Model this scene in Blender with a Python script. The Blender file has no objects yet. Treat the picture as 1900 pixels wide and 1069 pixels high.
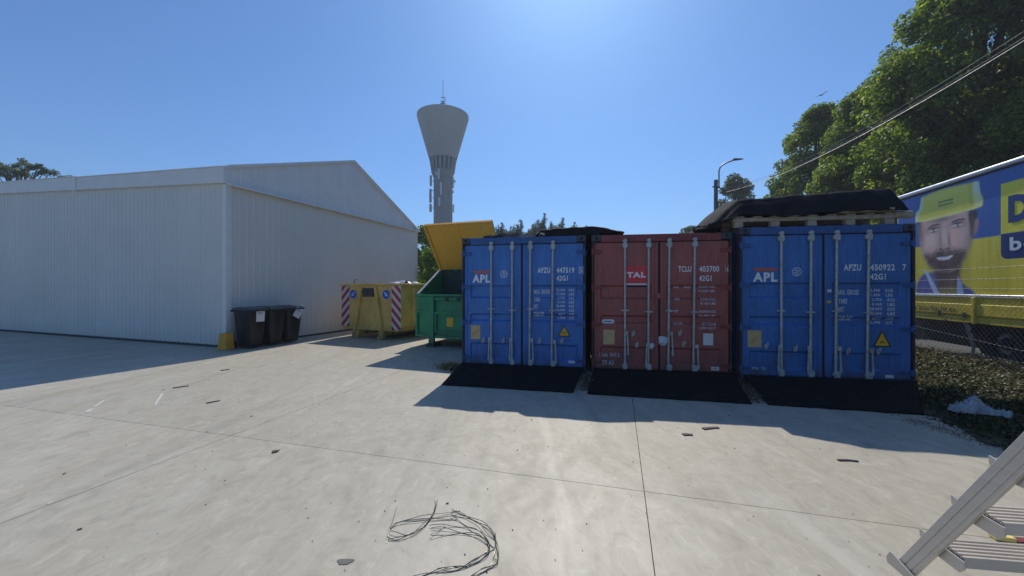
import bpy, bmesh, math, random
import numpy as np
from mathutils import Vector, Matrix
R = math.radians
scene = bpy.context.scene
col = scene.collection
random.seed(7)
rng = np.random.default_rng(7)

# ------------------------------------------------------------------ camera, sky, sun, exposure
cam_d = bpy.data.cameras.new('camera'); cam_d.sensor_width = 36; cam_d.lens = 710/1900*36
cam_d.clip_start = 0.05; cam_d.clip_end = 3000
cam = bpy.data.objects.new('camera', cam_d); col.objects.link(cam)
cam.location = (0, 0, 1.6); cam.rotation_euler = (R(90), 0, 0)
scene.camera = cam

SUN_AZ, SUN_EL = R(8.5), R(46.9)        # azimuth clockwise from +Y
world = bpy.data.worlds.new('World'); scene.world = world; world.use_nodes = True
wn = world.node_tree; bg = wn.nodes['Background']
sky = wn.nodes.new('ShaderNodeTexSky'); sky.sky_type = 'NISHITA'; sky.sun_disc = False
sky.sun_elevation = SUN_EL; sky.sun_rotation = SUN_AZ
sky.altitude = 50; sky.air_density = 1.0; sky.dust_density = 0.6; sky.ozone_density = 5.0
tint = wn.nodes.new('ShaderNodeMix'); tint.data_type = 'RGBA'; tint.blend_type = 'MULTIPLY'; tint.inputs[0].default_value = 1
tint.inputs[7].default_value = (.58, .93, 1.24, 1)
wn.links.new(sky.outputs[0], tint.inputs[6]); wn.links.new(tint.outputs[2], bg.inputs[0]); bg.inputs[1].default_value = 0.101
sun_d = bpy.data.lights.new('sun', 'SUN'); sun_d.energy = 3.75; sun_d.angle = R(0.53); sun_d.color = (1, .94, .83)
sun = bpy.data.objects.new('sun', sun_d); col.objects.link(sun)
sdir = Vector((math.sin(SUN_AZ)*math.cos(SUN_EL), math.cos(SUN_AZ)*math.cos(SUN_EL), math.sin(SUN_EL)))
sun.rotation_euler = sdir.to_track_quat('Z', 'Y').to_euler(); sun.location = sdir*60
scene.view_settings.view_transform = 'Standard'; scene.view_settings.look = 'None'
scene.view_settings.gamma = 1; scene.view_settings.exposure = 0
scene.view_settings.use_curve_mapping = False

# ------------------------------------------------------------------ helpers
class MB:
    def __init__(s): s.v = []; s.f = []
    def add(s, vs, fs):
        n = len(s.v); s.v += [tuple(p) for p in vs]; s.f += [tuple(i+n for i in f) for f in fs]; return s
    def box(s, x0, x1, y0, y1, z0, z1):
        return s.hexa([(x0,y0,z0),(x1,y0,z0),(x1,y1,z0),(x0,y1,z0),(x0,y0,z1),(x1,y0,z1),(x1,y1,z1),(x0,y1,z1)])
    def hexa(s, p):
        return s.add(p, [(0,3,2,1),(4,5,6,7),(0,1,5,4),(1,2,6,5),(2,3,7,6),(3,0,4,7)])
    def prism(s, poly, y0, y1):          # polygon in XZ (counter-clockwise seen from -y), extruded along y
        n = len(poly)
        vs = [(x, y0, z) for x, z in poly] + [(x, y1, z) for x, z in poly]
        return s.add(vs, [tuple(range(n)), tuple(range(2*n-1, n-1, -1))] + [(i+n, (i+1) % n+n, (i+1) % n, i) for i in range(n)])
    def prism_z(s, poly, z0, z1):
        n = len(poly)
        vs = [(x, y, z0) for x, y in poly] + [(x, y, z1) for x, y in poly]
        return s.add(vs, [tuple(range(n-1, -1, -1)), tuple(range(n, 2*n))] + [(i, (i+1) % n, (i+1) % n+n, i+n) for i in range(n)])
    def prism_x(s, poly, x0, x1):        # polygon in YZ
        n = len(poly)
        vs = [(x0, y, z) for y, z in poly] + [(x1, y, z) for y, z in poly]
        return s.add(vs, [tuple(range(n-1, -1, -1)), tuple(range(n, 2*n))] + [(i, (i+1) % n, (i+1) % n+n, i+n) for i in range(n)])
    def bar(s, a, b, w, h, up=(0,0,1)):
        a = Vector(a); b = Vector(b); d = (b-a).normalized(); u = Vector(up)
        sd = d.cross(u)
        if sd.length < 1e-4: sd = d.cross(Vector((0,1,0)))
        sd.normalize(); u = sd.cross(d).normalized(); p = []
        for q in (a, b):
            p += [q - sd*w/2 - u*h/2, q + sd*w/2 - u*h/2, q + sd*w/2 + u*h/2, q - sd*w/2 + u*h/2]
        return s.add(p, [(0,1,2,3),(7,6,5,4),(4,5,1,0),(5,6,2,1),(6,7,3,2),(7,4,0,3)])
    def tube(s, pts, r, n=8, caps=True):
        pts = [Vector(p) for p in pts]; m = len(pts)
        rs = r if isinstance(r, (list, tuple)) else [r]*m
        t0 = (pts[1]-pts[0]).normalized()
        ref = Vector((0,0,1)) if abs(t0.z) < .9 else Vector((1,0,0))
        a = t0.cross(ref).normalized(); vs = []
        for i, p in enumerate(pts):
            t = (pts[min(i+1, m-1)] - pts[max(i-1, 0)]).normalized()
            a = (a - t*a.dot(t)).normalized(); b = t.cross(a)
            for k in range(n):
                c = 2*math.pi*k/n; vs.append(p + (a*math.cos(c) + b*math.sin(c))*rs[i])
        fs = [(i*n+k, i*n+(k+1) % n, (i+1)*n+(k+1) % n, (i+1)*n+k) for i in range(m-1) for k in range(n)]
        if caps: fs += [tuple(range(n-1, -1, -1)), tuple(range((m-1)*n, m*n))]
        return s.add(vs, fs)
    def lathe(s, prof, n=32, c=(0,0,0), axis='z', a0=0, a1=2*math.pi):
        full = abs(a1-a0-2*math.pi) < 1e-6; k = n if full else n+1; vs = []
        for r, h in prof:
            for i in range(k):
                a = a0+(a1-a0)*i/n; x, y = r*math.cos(a), r*math.sin(a)
                vs.append((c[0]+x, c[1]+y, c[2]+h) if axis == 'z' else (c[0]+x, c[1]+h, c[2]+y))
        m = len(prof); fs = []
        for j in range(m-1):
            for i in range(n):
                i2 = (i+1) % k
                q = (j*k+i, j*k+i2, (j+1)*k+i2, (j+1)*k+i)
                fs.append(q if axis == 'z' else q[::-1])
        return s.add(vs, fs)
    def grid(s, fn, nu, nv):
        vs = [fn(i/nu, j/nv) for j in range(nv+1) for i in range(nu+1)]
        return s.add(vs, [(j*(nu+1)+i, j*(nu+1)+i+1, (j+1)*(nu+1)+i+1, (j+1)*(nu+1)+i) for j in range(nv) for i in range(nu)])
    def build(s, name, mat, parent=None, smooth=0, bevel=0, solid=0):
        me = bpy.data.meshes.new(name); me.from_pydata(s.v, [], s.f); me.materials.append(mat)
        if smooth:
            me.shade_smooth(); me.set_sharp_from_angle(angle=R(smooth))
        o = bpy.data.objects.new(name, me); col.objects.link(o)
        if parent: o.parent = parent
        if solid:
            m = o.modifiers.new('solid', 'SOLIDIFY'); m.thickness = solid; m.offset = 0
        if bevel:
            m = o.modifiers.new('bevel', 'BEVEL'); m.width = bevel; m.segments = 1; m.limit_method = 'ANGLE'; m.angle_limit = R(40)
        return o

def tag(o, label=None, cat=None, group=None, kind=None):
    if label: o['label'] = label
    if cat: o['category'] = cat
    if group: o['group'] = group
    if kind: o['kind'] = kind
    return o
def empty(name, loc=(0,0,0), rz=0, **k):
    o = bpy.data.objects.new(name, None); col.objects.link(o); o.location = loc
    o.rotation_euler = (0, 0, rz); o.empty_display_size = .2
    return tag(o, **k)
def copy_tree(o, parent=None):
    c = o.copy(); col.objects.link(c); c.parent = parent
    for ch in list(o.children): copy_tree(ch, c)
    return c

# ------------------------------------------------------------------ materials
def lin(r, g, b):
    return tuple((c/255/12.92 if c/255 <= .04045 else ((c/255+.055)/1.055)**2.4) for c in (r, g, b))
class NT:
    def __init__(s, name):
        s.m = bpy.data.materials.new(name); s.m.use_nodes = True; s.t = s.m.node_tree; s.n = s.t.nodes
        s.b = s.n['Principled BSDF']; s.tc = s.n.new('ShaderNodeTexCoord').outputs['Object']
    def link(s, a, b): s.t.links.new(a, b)
    def mapping(s, scale=(1,1,1), rot=(0,0,0), loc=(0,0,0), src=None):
        m = s.n.new('ShaderNodeMapping'); m.inputs['Scale'].default_value = scale; m.inputs['Rotation'].default_value = rot
        m.inputs['Location'].default_value = loc; s.link(src or s.tc, m.inputs[0]); return m.outputs[0]
    def noise(s, scale, detail=4, rough=.55, dist=0, vec=None, out='Fac'):
        n = s.n.new('ShaderNodeTexNoise'); n.inputs['Scale'].default_value = scale; n.inputs['Detail'].default_value = detail
        n.inputs['Roughness'].default_value = rough; n.inputs['Distortion'].default_value = dist
        s.link(vec or s.tc, n.inputs['Vector']); return n.outputs[out]
    def voro(s, scale, vec=None, feat='F1', out='Distance', rnd=1):
        n = s.n.new('ShaderNodeTexVoronoi'); n.feature = feat; n.inputs['Scale'].default_value = scale
        n.inputs['Randomness'].default_value = rnd
        s.link(vec or s.tc, n.inputs['Vector']); return n.outputs[out]
    def ramp(s, fac, stops, interp='LINEAR'):
        r = s.n.new('ShaderNodeValToRGB'); r.color_ramp.interpolation = interp; e = r.color_ramp.elements
        while len(e) < len(stops): e.new(.5)
        for i, (p, c) in enumerate(stops):
            e[i].position = p; e[i].color = (c, c, c, 1) if isinstance(c, (int, float)) else tuple(c)[:3]+(1,)
        s.link(fac, r.inputs[0]); return r.outputs[0]
    def mix(s, fac, a, b, mode='MIX'):
        m = s.n.new('ShaderNodeMix'); m.data_type = 'RGBA'; m.blend_type = mode
        for sock, v in ((m.inputs[0], fac), (m.inputs[6], a), (m.inputs[7], b)):
            if isinstance(v, (int, float)): sock.default_value = v if sock == m.inputs[0] else (v, v, v, 1)
            elif isinstance(v, tuple): sock.default_value = v[:3]+(1,)
            else: s.link(v, sock)
        return m.outputs[2]
    def bump(s, h, strength=.3, dist=.01, chain=None):
        b = s.n.new('ShaderNodeBump'); b.inputs['Strength'].default_value = strength; b.inputs['Distance'].default_value = dist
        s.link(h, b.inputs['Height'])
        if chain: s.link(chain, b.inputs['Normal'])
        return b.outputs[0]
    def rnd(s): return s.n.new('ShaderNodeObjectInfo').outputs['Random']
    def done(s, color=None, rough=None, metal=None, normal=None, spec=None):
        for k, v in (('Base Color', color), ('Roughness', rough), ('Metallic', metal), ('Normal', normal), ('Specular IOR Level', spec)):
            if v is None: continue
            if isinstance(v, tuple): s.b.inputs[k].default_value = v[:3]+(1,)
            elif isinstance(v, (int, float)): s.b.inputs[k].default_value = v
            else: s.link(v, s.b.inputs[k])
        return s.m

def simple(name, c, rough=.6, metal=0, var=.15, sc=8, bump=.1, dirt=None, spec=None):
    """plain painted / plastic / stone surface with tone variation and fine relief"""
    t = NT(name); n1 = t.noise(sc, 5, .6); n2 = t.noise(sc*9, 3, .6)
    a = t.mix(t.ramp(n1, [(.3, 0), (.7, 1)]), tuple(x*(1-var) for x in c), tuple(min(1, x*(1+var)) for x in c))
    if dirt:
        a = t.mix(t.ramp(t.noise(sc*.5, 8, .7, .6), [(.52, 0), (.72, .75)]), a, dirt)
    rr = t.ramp(n2, [(.3, max(0, rough-.08)), (.7, min(1, rough+.08))])
    return t.done(a, rr, metal, t.bump(n2, bump, .004) if bump else None, spec)

def paint_metal(name, c, rust=(.10,.045,.025), rough=.45, amount=.66, fade=.16, dent=.8):
    """container paint: sun-faded tone, dents, vertical streaks, chips and rust"""
    t = NT(name)
    big = t.noise(1.3, 4, .6); dents = t.noise(3.1, 2, .5, .4)
    streak = t.noise(5, 5, .65, 0, t.mapping((7, 7, .7)))
    chip = t.noise(22, 6, .72, .5); fine = t.noise(90, 3, .6)
    c1 = t.mix(t.ramp(big, [(.3, 0), (.7, 1)]), tuple(x*(1-fade) for x in c), tuple(min(1, x*(1+fade)+.006) for x in c))
    c2 = t.mix(t.ramp(streak, [(.48, 0), (.72, .55)]), c1, tuple(x*.45+.006 for x in c))
    c3 = t.mix(t.ramp(streak, [(.25, .4), (.42, 0)]), c2, tuple(min(1, x*1.25+.05) for x in c))
    scr = t.noise(4, 6, .75, .3, t.mapping((.6, 1, 9)))
    c3 = t.mix(t.ramp(scr, [(.60, 0), (.70, .35)]), c3, tuple(min(1, x*.8+.05) for x in c))
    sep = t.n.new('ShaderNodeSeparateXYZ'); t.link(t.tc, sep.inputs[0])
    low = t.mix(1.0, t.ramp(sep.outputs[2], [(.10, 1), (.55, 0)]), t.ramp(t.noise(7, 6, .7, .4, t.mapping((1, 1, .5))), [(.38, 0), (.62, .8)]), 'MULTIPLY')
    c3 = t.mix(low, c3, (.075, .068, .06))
    rm = t.ramp(chip, [(amount-.03, 0), (amount+.02, 1)])
    c4 = t.mix(rm, c3, rust)
    rg = t.mix(rm, t.ramp(streak, [(.3, rough-.06), (.7, rough+.12)]), .85)
    nb = t.bump(dents, dent, .012); nb = t.bump(chip, .15, .002, nb); nb = t.bump(fine, .05, .001, nb)
    return t.done(c4, rg, 0, nb)

M = {}
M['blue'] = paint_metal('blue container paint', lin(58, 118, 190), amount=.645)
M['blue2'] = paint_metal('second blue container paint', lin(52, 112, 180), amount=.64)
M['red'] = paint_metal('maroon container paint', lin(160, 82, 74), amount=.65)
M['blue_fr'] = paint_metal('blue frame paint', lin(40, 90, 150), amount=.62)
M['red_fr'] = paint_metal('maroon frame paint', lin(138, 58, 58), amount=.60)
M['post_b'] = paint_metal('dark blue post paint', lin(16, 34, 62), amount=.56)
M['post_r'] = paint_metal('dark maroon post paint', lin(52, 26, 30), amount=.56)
M['galv'] = simple('galvanised steel', (.46, .47, .46), .5, .25, .2, 14, .2, dirt=(.2, .13, .08))
M['gasket'] = simple('black door gasket', (.02, .02, .022), .7)
M['cast'] = simple('corner casting steel', (.045, .06, .09), .65, 0, .4, 20, .3, dirt=(.07, .035, .02))
M['dark'] = simple('dark void', (.012, .012, .014), .8)
M['letter'] = simple('white lettering film', (.82, .84, .84), .5, 0, .1, 30, 0, dirt=(.6, .62, .65))
M['letter_f'] = simple('faded lettering film', (.66, .70, .76), .55, 0, .2, 40, 0, dirt=(.36, .42, .52))
M['orange'] = simple('faded orange print', lin(205, 92, 62), .5, 0, .15, 25, 0)
M['talred'] = simple('red placard print', lin(214, 62, 66), .5, 0, .08, 12, 0)
M['navy'] = simple('navy print', lin(20, 36, 92), .5, 0, .1, 12, 0)
M['yellow_st'] = simple('yellow sticker', lin(232, 186, 52), .5, 0, .1, 20, 0, dirt=(.3, .22, .06))
M['plate'] = simple('aged approval plate', lin(205, 178, 120), .45, 0, .15, 25, .1, dirt=(.3, .22, .12))
M['white_st'] = simple('white sticker', (.7, .7, .7), .5, 0, .06, 20, 0)
M['black_st'] = simple('black print', (.02, .02, .02), .5, 0, .1, 20, 0)
M['rubber'] = simple('black rubber sheet', (.008, .009, .012), .85, 0, .4, 9, .5, dirt=(.022, .021, .02), spec=.12)

def concrete():
    t = NT('brushed concrete')
    m1 = t.mapping((1, .42, 1), (0, 0, R(35)))
    cloud = t.noise(.55, 6, .62, .5); sweep = t.noise(1.5, 7, .68, 1.4, m1)
    swirl = t.noise(3.2, 5, .62, 2.2, t.mapping((1, .5, 1), (0, 0, R(-40))))
    grit = t.noise(120, 3, .7); speck = t.noise(38, 5, .75)
    c = t.mix(t.ramp(cloud, [(.3, 0), (.72, 1)]), (.355, .335, .287), (.415, .395, .345))
    c = t.mix(t.ramp(sweep, [(.42, 0), (.66, .45)]), c, (.50, .488, .445))
    c = t.mix(t.ramp(swirl, [(.28, .32), (.45, 0)]), c, (.27, .258, .228))
    c = t.mix(t.ramp(swirl, [(.6, 0), (.75, .4)]), c, (.55, .535, .49))
    c = t.mix(t.ramp(speck, [(.66, 0), (.73, .45)]), c, (.16, .15, .13))
    md = t.noise(6.5, 7, .74, 1.1, t.mapping((1, .7, 1), (0, 0, R(20))))
    c = t.mix(t.ramp(md, [(.32, .5), (.48, 0)]), c, (.26, .245, .205))
    c = t.mix(t.ramp(md, [(.53, 0), (.68, .55)]), c, (.54, .52, .465))
    ty = t.noise(1, 4, .6, .2, t.mapping((2.6, .16, 1), (0, 0, R(12))))
    c = t.mix(t.ramp(ty, [(.56, 0), (.66, .28)]), c, (.24, .23, .20))
    ty2 = t.noise(1, 4, .6, .2, t.mapping((3.4, .2, 1), (0, 0, R(-38))))
    c = t.mix(t.ramp(ty2, [(.58, 0), (.68, .3)]), c, (.56, .545, .50))
    st = t.noise(1.1, 3, .5, .3, t.mapping((1, 1, 1), loc=(5, 3, 0)))
    c = t.mix(t.ramp(st, [(.66, 0), (.74, .3)]), c, (.22, .205, .18))
    sp = t.voro(3.4); c = t.mix(t.ramp(sp, [(.0, .6), (.014, .4), (.02, 0)]), c, (.10, .095, .085))
    tint = t.mix(t.rnd(), (1.08, 1.035, .94), (1.15, 1.10, 1.00))
    c = t.mix(1.0, c, tint, 'MULTIPLY')
    rg = t.ramp(sweep, [(.35, .62), (.65, .45)])
    nb = t.bump(swirl, .10, .006); nb = t.bump(grit, .22, .0015, nb); nb = t.bump(speck, .12, .002, nb)
    return t.done(c, rg, 0, nb, .4)
M['concrete'] = concrete()

# ------------------------------------------------------------------ ground and slabs
YAW = math.atan2(.2675, .9636)           # the yard's own axes: u to the right, v away
yardO = (1.04, 3.01, 0)
U = Vector((.9636, -.2675, 0)); V = Vector((.2675, .9636, 0))
def yd(u, v, z=0): return Vector(yardO) + U*u + V*v + Vector((0, 0, z))
def to_uv(x, y):
    d = Vector((x-yardO[0], y-yardO[1], 0)); return d.dot(U), d.dot(V)

tg = NT('dry soil and grass ground')
gn = tg.noise(.25, 6, .6); gn2 = tg.noise(9, 5, .7)
gc = tg.mix(tg.ramp(gn, [(.4, 0), (.6, 1)]), (.10, .085, .05), (.06, .075, .025))
gc = tg.mix(tg.ramp(gn2, [(.45, 0), (.7, .6)]), gc, (.15, .12, .075))
M['soil'] = tg.done(gc, .95, 0, tg.bump(gn2, .5, .03))
g = MB(); g.grid(lambda a, b: (-900+1800*a, -300+1800*b, -.035), 12, 12)
tag(g.build('ground', M['soil']), kind='structure')

yard = MB().add([yd(-30, -14, -.02), yd(4.45, -14, -.02), yd(4.45, 34, -.02), yd(-30, 34, -.02)], [(0, 1, 2, 3)]).build('concrete_yard', M['dark'])
tag(yard, kind='structure')
J = .003
us = [-29.68, -25.44, -21.2, -16.96, -12.72, -8.48, -4.24, 0, 4.4]
vs_ = [-13.5, -4.5, 0, 9, 18, 27, 33]
for i in range(len(us)-1):
    for j in range(len(vs_)-1):
        m = MB(); a, b, c, d = us[i]+J, us[i+1]-J, vs_[j]+J, vs_[j+1]-J
        m.box(a, b, c, d, -.018, 0)
        m.v = [tuple(yd(x, y, z)) for x, y, z in m.v]
        m.build('concrete_slab', M['concrete'], yard)

tas = NT('worn asphalt'); an = tas.noise(60, 4, .7); an2 = tas.noise(.8, 5, .6)
M['asphalt'] = tas.done(tas.mix(tas.ramp(an2, [(.35, 0), (.65, 1)]), (.05, .048, .043), (.08, .075, .066)), .85, 0, tas.bump(an, .5, .004))
tag(MB().add([yd(6.4, -14, -.005), yd(16, -14, -.005), yd(16, 40, -.005), yd(6.4, 40, -.005)], [(0,1,2,3)]).build('asphalt_lot', M['asphalt']), kind='structure')

# grass bank between the containers and the fence
def bank_h(u, v):
    e = 3.62 + .10*math.sin(v*2.1) + .07*math.sin(v*5.3+1) - .16*max(0, 1.2-v)*.4
    if v > 4.0: e = max(e, 4.46 - .117*max(0, v-4.45)*0 )
    t = max(0, min(1, (u-e)/1.5)); f = max(0, min(1, (6.55-u)/.6))
    t = t*t*(3-2*t)
    return (-.03 if u < e-.05 else .006) + (.12+.16*max(0, min(1, (v-1)/4)))*t*f
tb = NT('bank soil'); bn = tb.noise(14, 6, .7); bn2 = tb.noise(2, 4, .6)
bc = tb.mix(tb.ramp(bn2, [(.4, 0), (.6, 1)]), (.09, .07, .045), (.05, .055, .022))
bc = tb.mix(tb.ramp(bn, [(.45, 0), (.7, .7)]), bc, (.19, .14, .085))
M['bank'] = tb.done(bc, .95, 0, tb.bump(bn, .9, .03))
bk = MB()
def bfn(a, b):
    u = 3.2+4.6*a; v = -9+30*b
    return tuple(yd(u, v, bank_h(u, v)))
bk.grid(bfn, 58, 240)
tag(bk.build('grass_bank', M['bank'], smooth=60), kind='structure')

# ------------------------------------------------------------------ haze
hm = bpy.data.materials.new('haze air'); hm.use_nodes = True; hm.node_tree.nodes.clear()
ho = hm.node_tree.nodes.new('ShaderNodeOutputMaterial'); hv = hm.node_tree.nodes.new('ShaderNodeVolumePrincipled')
hv.inputs['Color'].default_value = (.85, .92, 1, 1); hv.inputs['Density'].default_value = .0012; hv.inputs['Anisotropy'].default_value = .2
hm.node_tree.links.new(hv.outputs[0], ho.inputs['Volume'])
tag(MB().box(-1000, 1000, -400, 1600, -1.1, 60).build('haze', hm), label='thin summer haze over the yard', kind='stuff')

# ------------------------------------------------------------------ water tower
def water_tower():
    X, Y = (822-950)/710*95, 95.0
    root = empty('water_tower', (X, Y, 0), label='tall grey concrete water tower with funnel shaped head on a slim shaft', cat='water tower')
    t = NT('weathered tower concrete')
    tn = t.noise(.25, 5, .6, 0, t.mapping((1, 1, .3))); tf = t.noise(2, 4, .7)
    c = t.mix(t.ramp(tn, [(.35, 0), (.65, 1)]), (.44, .41, .37), (.52, .49, .44))
    mt = t.done(c, .85, 0, t.bump(tf, .2, .05))
    k = 95/710
    def z(y): return 1.6 + (534.5-y)*k
    R1, R0 = 6.35, 2.62
    MB().lathe([(0, z(214.5)), (R1-.5, z(214.5)), (R1, z(216)), (R1-.05, z(221)), (3.42, z(296))], 72).build('tank', mt, root, smooth=30)
    MB().lathe([(3.0, z(296)), (2.7, z(319)), ], 48).build('gallery_glass', simple('tower gallery glass', (.05, .06, .08), .25), root, smooth=30)
    MB().lathe([(3.42, z(296)), (2.9, z(296.2))], 48).build('gallery_soffit', mt, root)
    N = 18
    ml = simple('pale mullion concrete', (.42, .42, .40), .8)
    base = None
    for i in range(N):
        a = 2*math.pi*(i+.35)/N
        if base is None:
            m = MB(); m.hexa([(2.62,-.14,z(319)), (2.86,-.14,z(319)), (2.86,.14,z(319)), (2.62,.14,z(319)), (3.0,-.14,z(296)), (3.34,-.14,z(296)), (3.34,.14,z(296)), (3.0,.14,z(296))])
            base = o = m.build('mullion', ml, root)
        else:
            o = base.copy(); col.objects.link(o); o.parent = root
        o.rotation_euler = (0, 0, a)
    MB().lathe([(2.9, z(319)), (2.95, z(320.5)), (2.35, z(330)), (2.35, -.1)], 10).build('shaft', simple('darker shaft concrete', (.30, .30, .30), .85, 0, .12, .4, .1), root)
    pan = simple('antenna panel plastic', (.75, .75, .75), .6)
    for (px, y0, y1, w, gap) in ((799.5, 326, 345, .45, .2), (799, 351, 357, .5, .2), (798.8, 358, 376, .5, .2), (799, 379, 393, .5, .2), (841, 329, 349, .35, .35), (843.5, 335, 338, .5, .5), (841.5, 380, 394, .3, .4), (840, 354, 358, .5, .1)):
        x = (px-950)/710*95 - X; m = MB(); m.box(x-w/2, x+w/2, -.35, .35, z(y1), z(y0)); m.build('antenna_panel', mt if px < 805 else pan, root)
        m = MB(); m.bar((math.copysign(2.2, x), 0, z((y0+y1)/2)), (x, 0, z((y0+y1)/2)), .1, .1); m.build('antenna_bracket', M['cast'], root)
    for (px, y0, y1) in ((818, 319, 338), (822, 344, 366), (819, 371, 387), (814, 325, 331)):
        x = (px-950)/710*95 - X; m = MB(); m.box(x-.22, x+.22, -2.85, -2.6, z(y1), z(y0)); m.build('antenna_panel', pan, root)
        MB().bar((x, -2.62, z((y0+y1)/2)), (x, -2.2, z((y0+y1)/2)), .12, .12).build('antenna_bracket', M['cast'], root)
    MB().tube([(0, 0, z(214.5)), (0, 0, z(188)), ], .22, 8).build('mast_base', M['cast'], root)
    MB().tube([(0, 0, z(188)), (0, 0, z(149))], .07, 6).build('mast', M['galv'], root)
    m = MB()
    for h, w in ((z(192), .7), (z(181), .55)): m.bar((-w, 0, h), (w, 0, h), .12, .12)
    m.bar((-.45, 0, z(194)), (-.45, 0, z(186)), .14, .14); m.bar((.45, 0, z(190)), (.45, 0, z(180)), .14, .14)
    m.build('mast_antenna', M['cast'], root)
    MB().tube([(-1.6, 0, z(214)), (-1.6, 0, z(208))], .12, 6).build('mast_antenna', M['cast'], root)
water_tower()

# ------------------------------------------------------------------ shed
def shed():
    P0 = Vector((-7.61, 10.19, 0))
    yaw = math.atan2(.943, .334) - math.pi/2       # local +y runs along the gable side, local -x along the front
    root = empty('metal_shed', P0, yaw, label='long low white sheet metal shed with a shallow gable roof', cat='shed')
    t = NT('white profiled sheet'); n1 = t.noise(.5, 5, .6); n2 = t.noise(6, 4, .6, 0, t.mapping((5, 5, .5)))
    c = t.mix(t.ramp(n1, [(.3, 0), (.7, 1)]), (.66, .64, .58), (.74, .71, .65))
    c = t.mix(t.ramp(n2, [(.58, 0), (.8, .25)]), c, (.5, .47, .41))
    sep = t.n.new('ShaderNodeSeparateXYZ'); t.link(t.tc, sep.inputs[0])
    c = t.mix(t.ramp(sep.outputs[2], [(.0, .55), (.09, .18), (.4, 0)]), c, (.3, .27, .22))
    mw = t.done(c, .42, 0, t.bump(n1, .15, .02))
    mtrim = simple('white trim sheet', (.76, .75, .71), .35, 0, .06, 3, .05)
    mfas = simple('white fascia sheet', (.78, .76, .72), .4, 0, .06, 2, .05)
    def hfront(t): return 4.40 + .058*t
    def sheet(x0, x1, top0, top1, bot=.06, rib=.2):
        """one metre wide sheet with shallow trapezoid ribs, local x along its width, facing -y"""
        m = MB(); prof = []
        n = max(1, round((x1-x0)/rib))
        for k in range(n):
            a = x0 + (x1-x0)*k/n; w = (x1-x0)/n
            prof += [(a, 0), (a+w*.70, 0), (a+w*.76, -.011), (a+w*.94, -.011)]
        prof.append((x1, 0))
        tops = [top0+(top1-top0)*(p[0]-x0)/(x1-x0) for p in prof]
        vs = [(p[0], p[1], bot) for p in prof] + [(p[0], p[1], tt) for p, tt in zip(prof, tops)]
        k = len(prof); m.add(vs, [(i, i+1, i+1+k, i+k) for i in range(k-1)])
        return m
    # front sheets: run along local -x from the corner
    L = 17
    for k in range(L):
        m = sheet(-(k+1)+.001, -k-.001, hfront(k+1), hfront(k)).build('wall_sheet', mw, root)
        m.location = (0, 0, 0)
    fx = MB()
    for k in range(L*5):
        for z_ in (.35, 1.6, 2.9, 4.1): fx.box(-k*.2-.172, -k*.2-.160, -.018, -.0115, z_-.006, z_+.006)
    o_ = fx.build('screw_heads', M['galv'], root); o_['kind'] = 'stuff'
    # gable side: local +y, facing +x
    D = 9.0
    def side(o): o.rotation_euler = (0, 0, math.pi/2); return o
    for k in range(9):
        side(sheet(k+.001, k+.999, 4.36, 4.36).build('wall_sheet', mw, root))
    # roof profile along the side (y, z)
    near, apex, far = (0, 4.80), (4.62, 6.38), (D, 4.34)
    def roofz(y): return near[1] + (apex[1]-near[1])*y/apex[0] if y < apex[0] else apex[1] + (far[1]-apex[1])*(y-apex[0])/(far[0]-apex[0])
    ys = sorted(set([0, 1, 2, 3, 4, 4.62, 5, 6, 7, 8, 9]))
    for a, b in zip(ys, ys[1:]):
        m = sheet(a+.001, b-.001, roofz(a), roofz(b), 4.37)
        o = side(m.build('gable_sheet', mfas, root)); o.location = (.035, 0, 0)
    # drip flashing between wall and gable
    MB().prism([(0, 0), (.12, -.02), (.125, .03), (.03, .06), (0, .06)], 0, 9.02).build('drip_flashing', mtrim, root).location = (.03, 0, 4.34)
    # white verge caps along the roof edge
    for (a, b, nm) in ((near, apex, 'verge_cap'), (apex, far, 'verge_cap')):
        m = MB(); m.bar((.02, a[0], a[1]+.03), (.02, b[0], b[1]+.03), .2, .075); m.build(nm, mtrim, root)
    # roof planes
    mr = simple('white roof sheet', (.55, .55, .55), .45, 0, .08, 1.5, .05)
    for (a, b) in (((.03, 4.81), apex), (apex, far)):
        m = MB(); m.hexa([(-L, a[0], a[1]-.03), (-.06, a[0], a[1]-.03), (-.06, b[0], b[1]-.03), (-L, b[0], b[1]-.03), (-L, a[0], a[1]+.02), (-.06, a[0], a[1]+.02), (-.06, b[0], b[1]+.02), (-L, b[0], b[1]+.02)])
        m.build('roof_slope', mr, root)
    # front fascia in two lengths, rising to the left
    for (a, b, dz) in ((.0, 6.9, 0), (6.9, 17, -.0)):
        m = MB(); p = []
        for y in (-.10, .012):
            p.append([(-b, y, hfront(b)-.02+dz), (-a+.03, y, hfront(a)-.02+dz), (-a+.03, y, hfront(a)+.40+dz+(.02 if a == 0 else 0)), (-b, y, hfront(b)+.38+dz)])
        y0, y1 = p
        m.add(y0+y1, [(0,1,2,3), (7,6,5,4), (4,5,1,0), (5,6,2,1), (6,7,3,2), (7,4,0,3)])
        m.build('fascia', mfas, root)
        MB().bar((-b, -.07, hfront(b)+.385+dz), (-a+.03, -.07, hfront(a)+.41+dz), .12, .022).build('fascia_cap', mtrim, root)
    MB().box(-7.0, -6.86, -.125, -.101, hfront(6.9)-.06, hfront(6.9)+.40).build('fascia_joint', mtrim, root)
    MB().box(.031, .045, -.10, .0, 4.37, 4.81).build('fascia_end', mfas, root)
    # corner trim, plinth
    MB().prism_z([(-.13, -.02), (.02, -.02), (.02, .13), (.012, .13), (.012, -.012), (-.13, -.012)], .05, 4.36).build('corner_trim', mtrim, root)
    mp = simple('dark plinth', (.07, .065, .06), .9)
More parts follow.
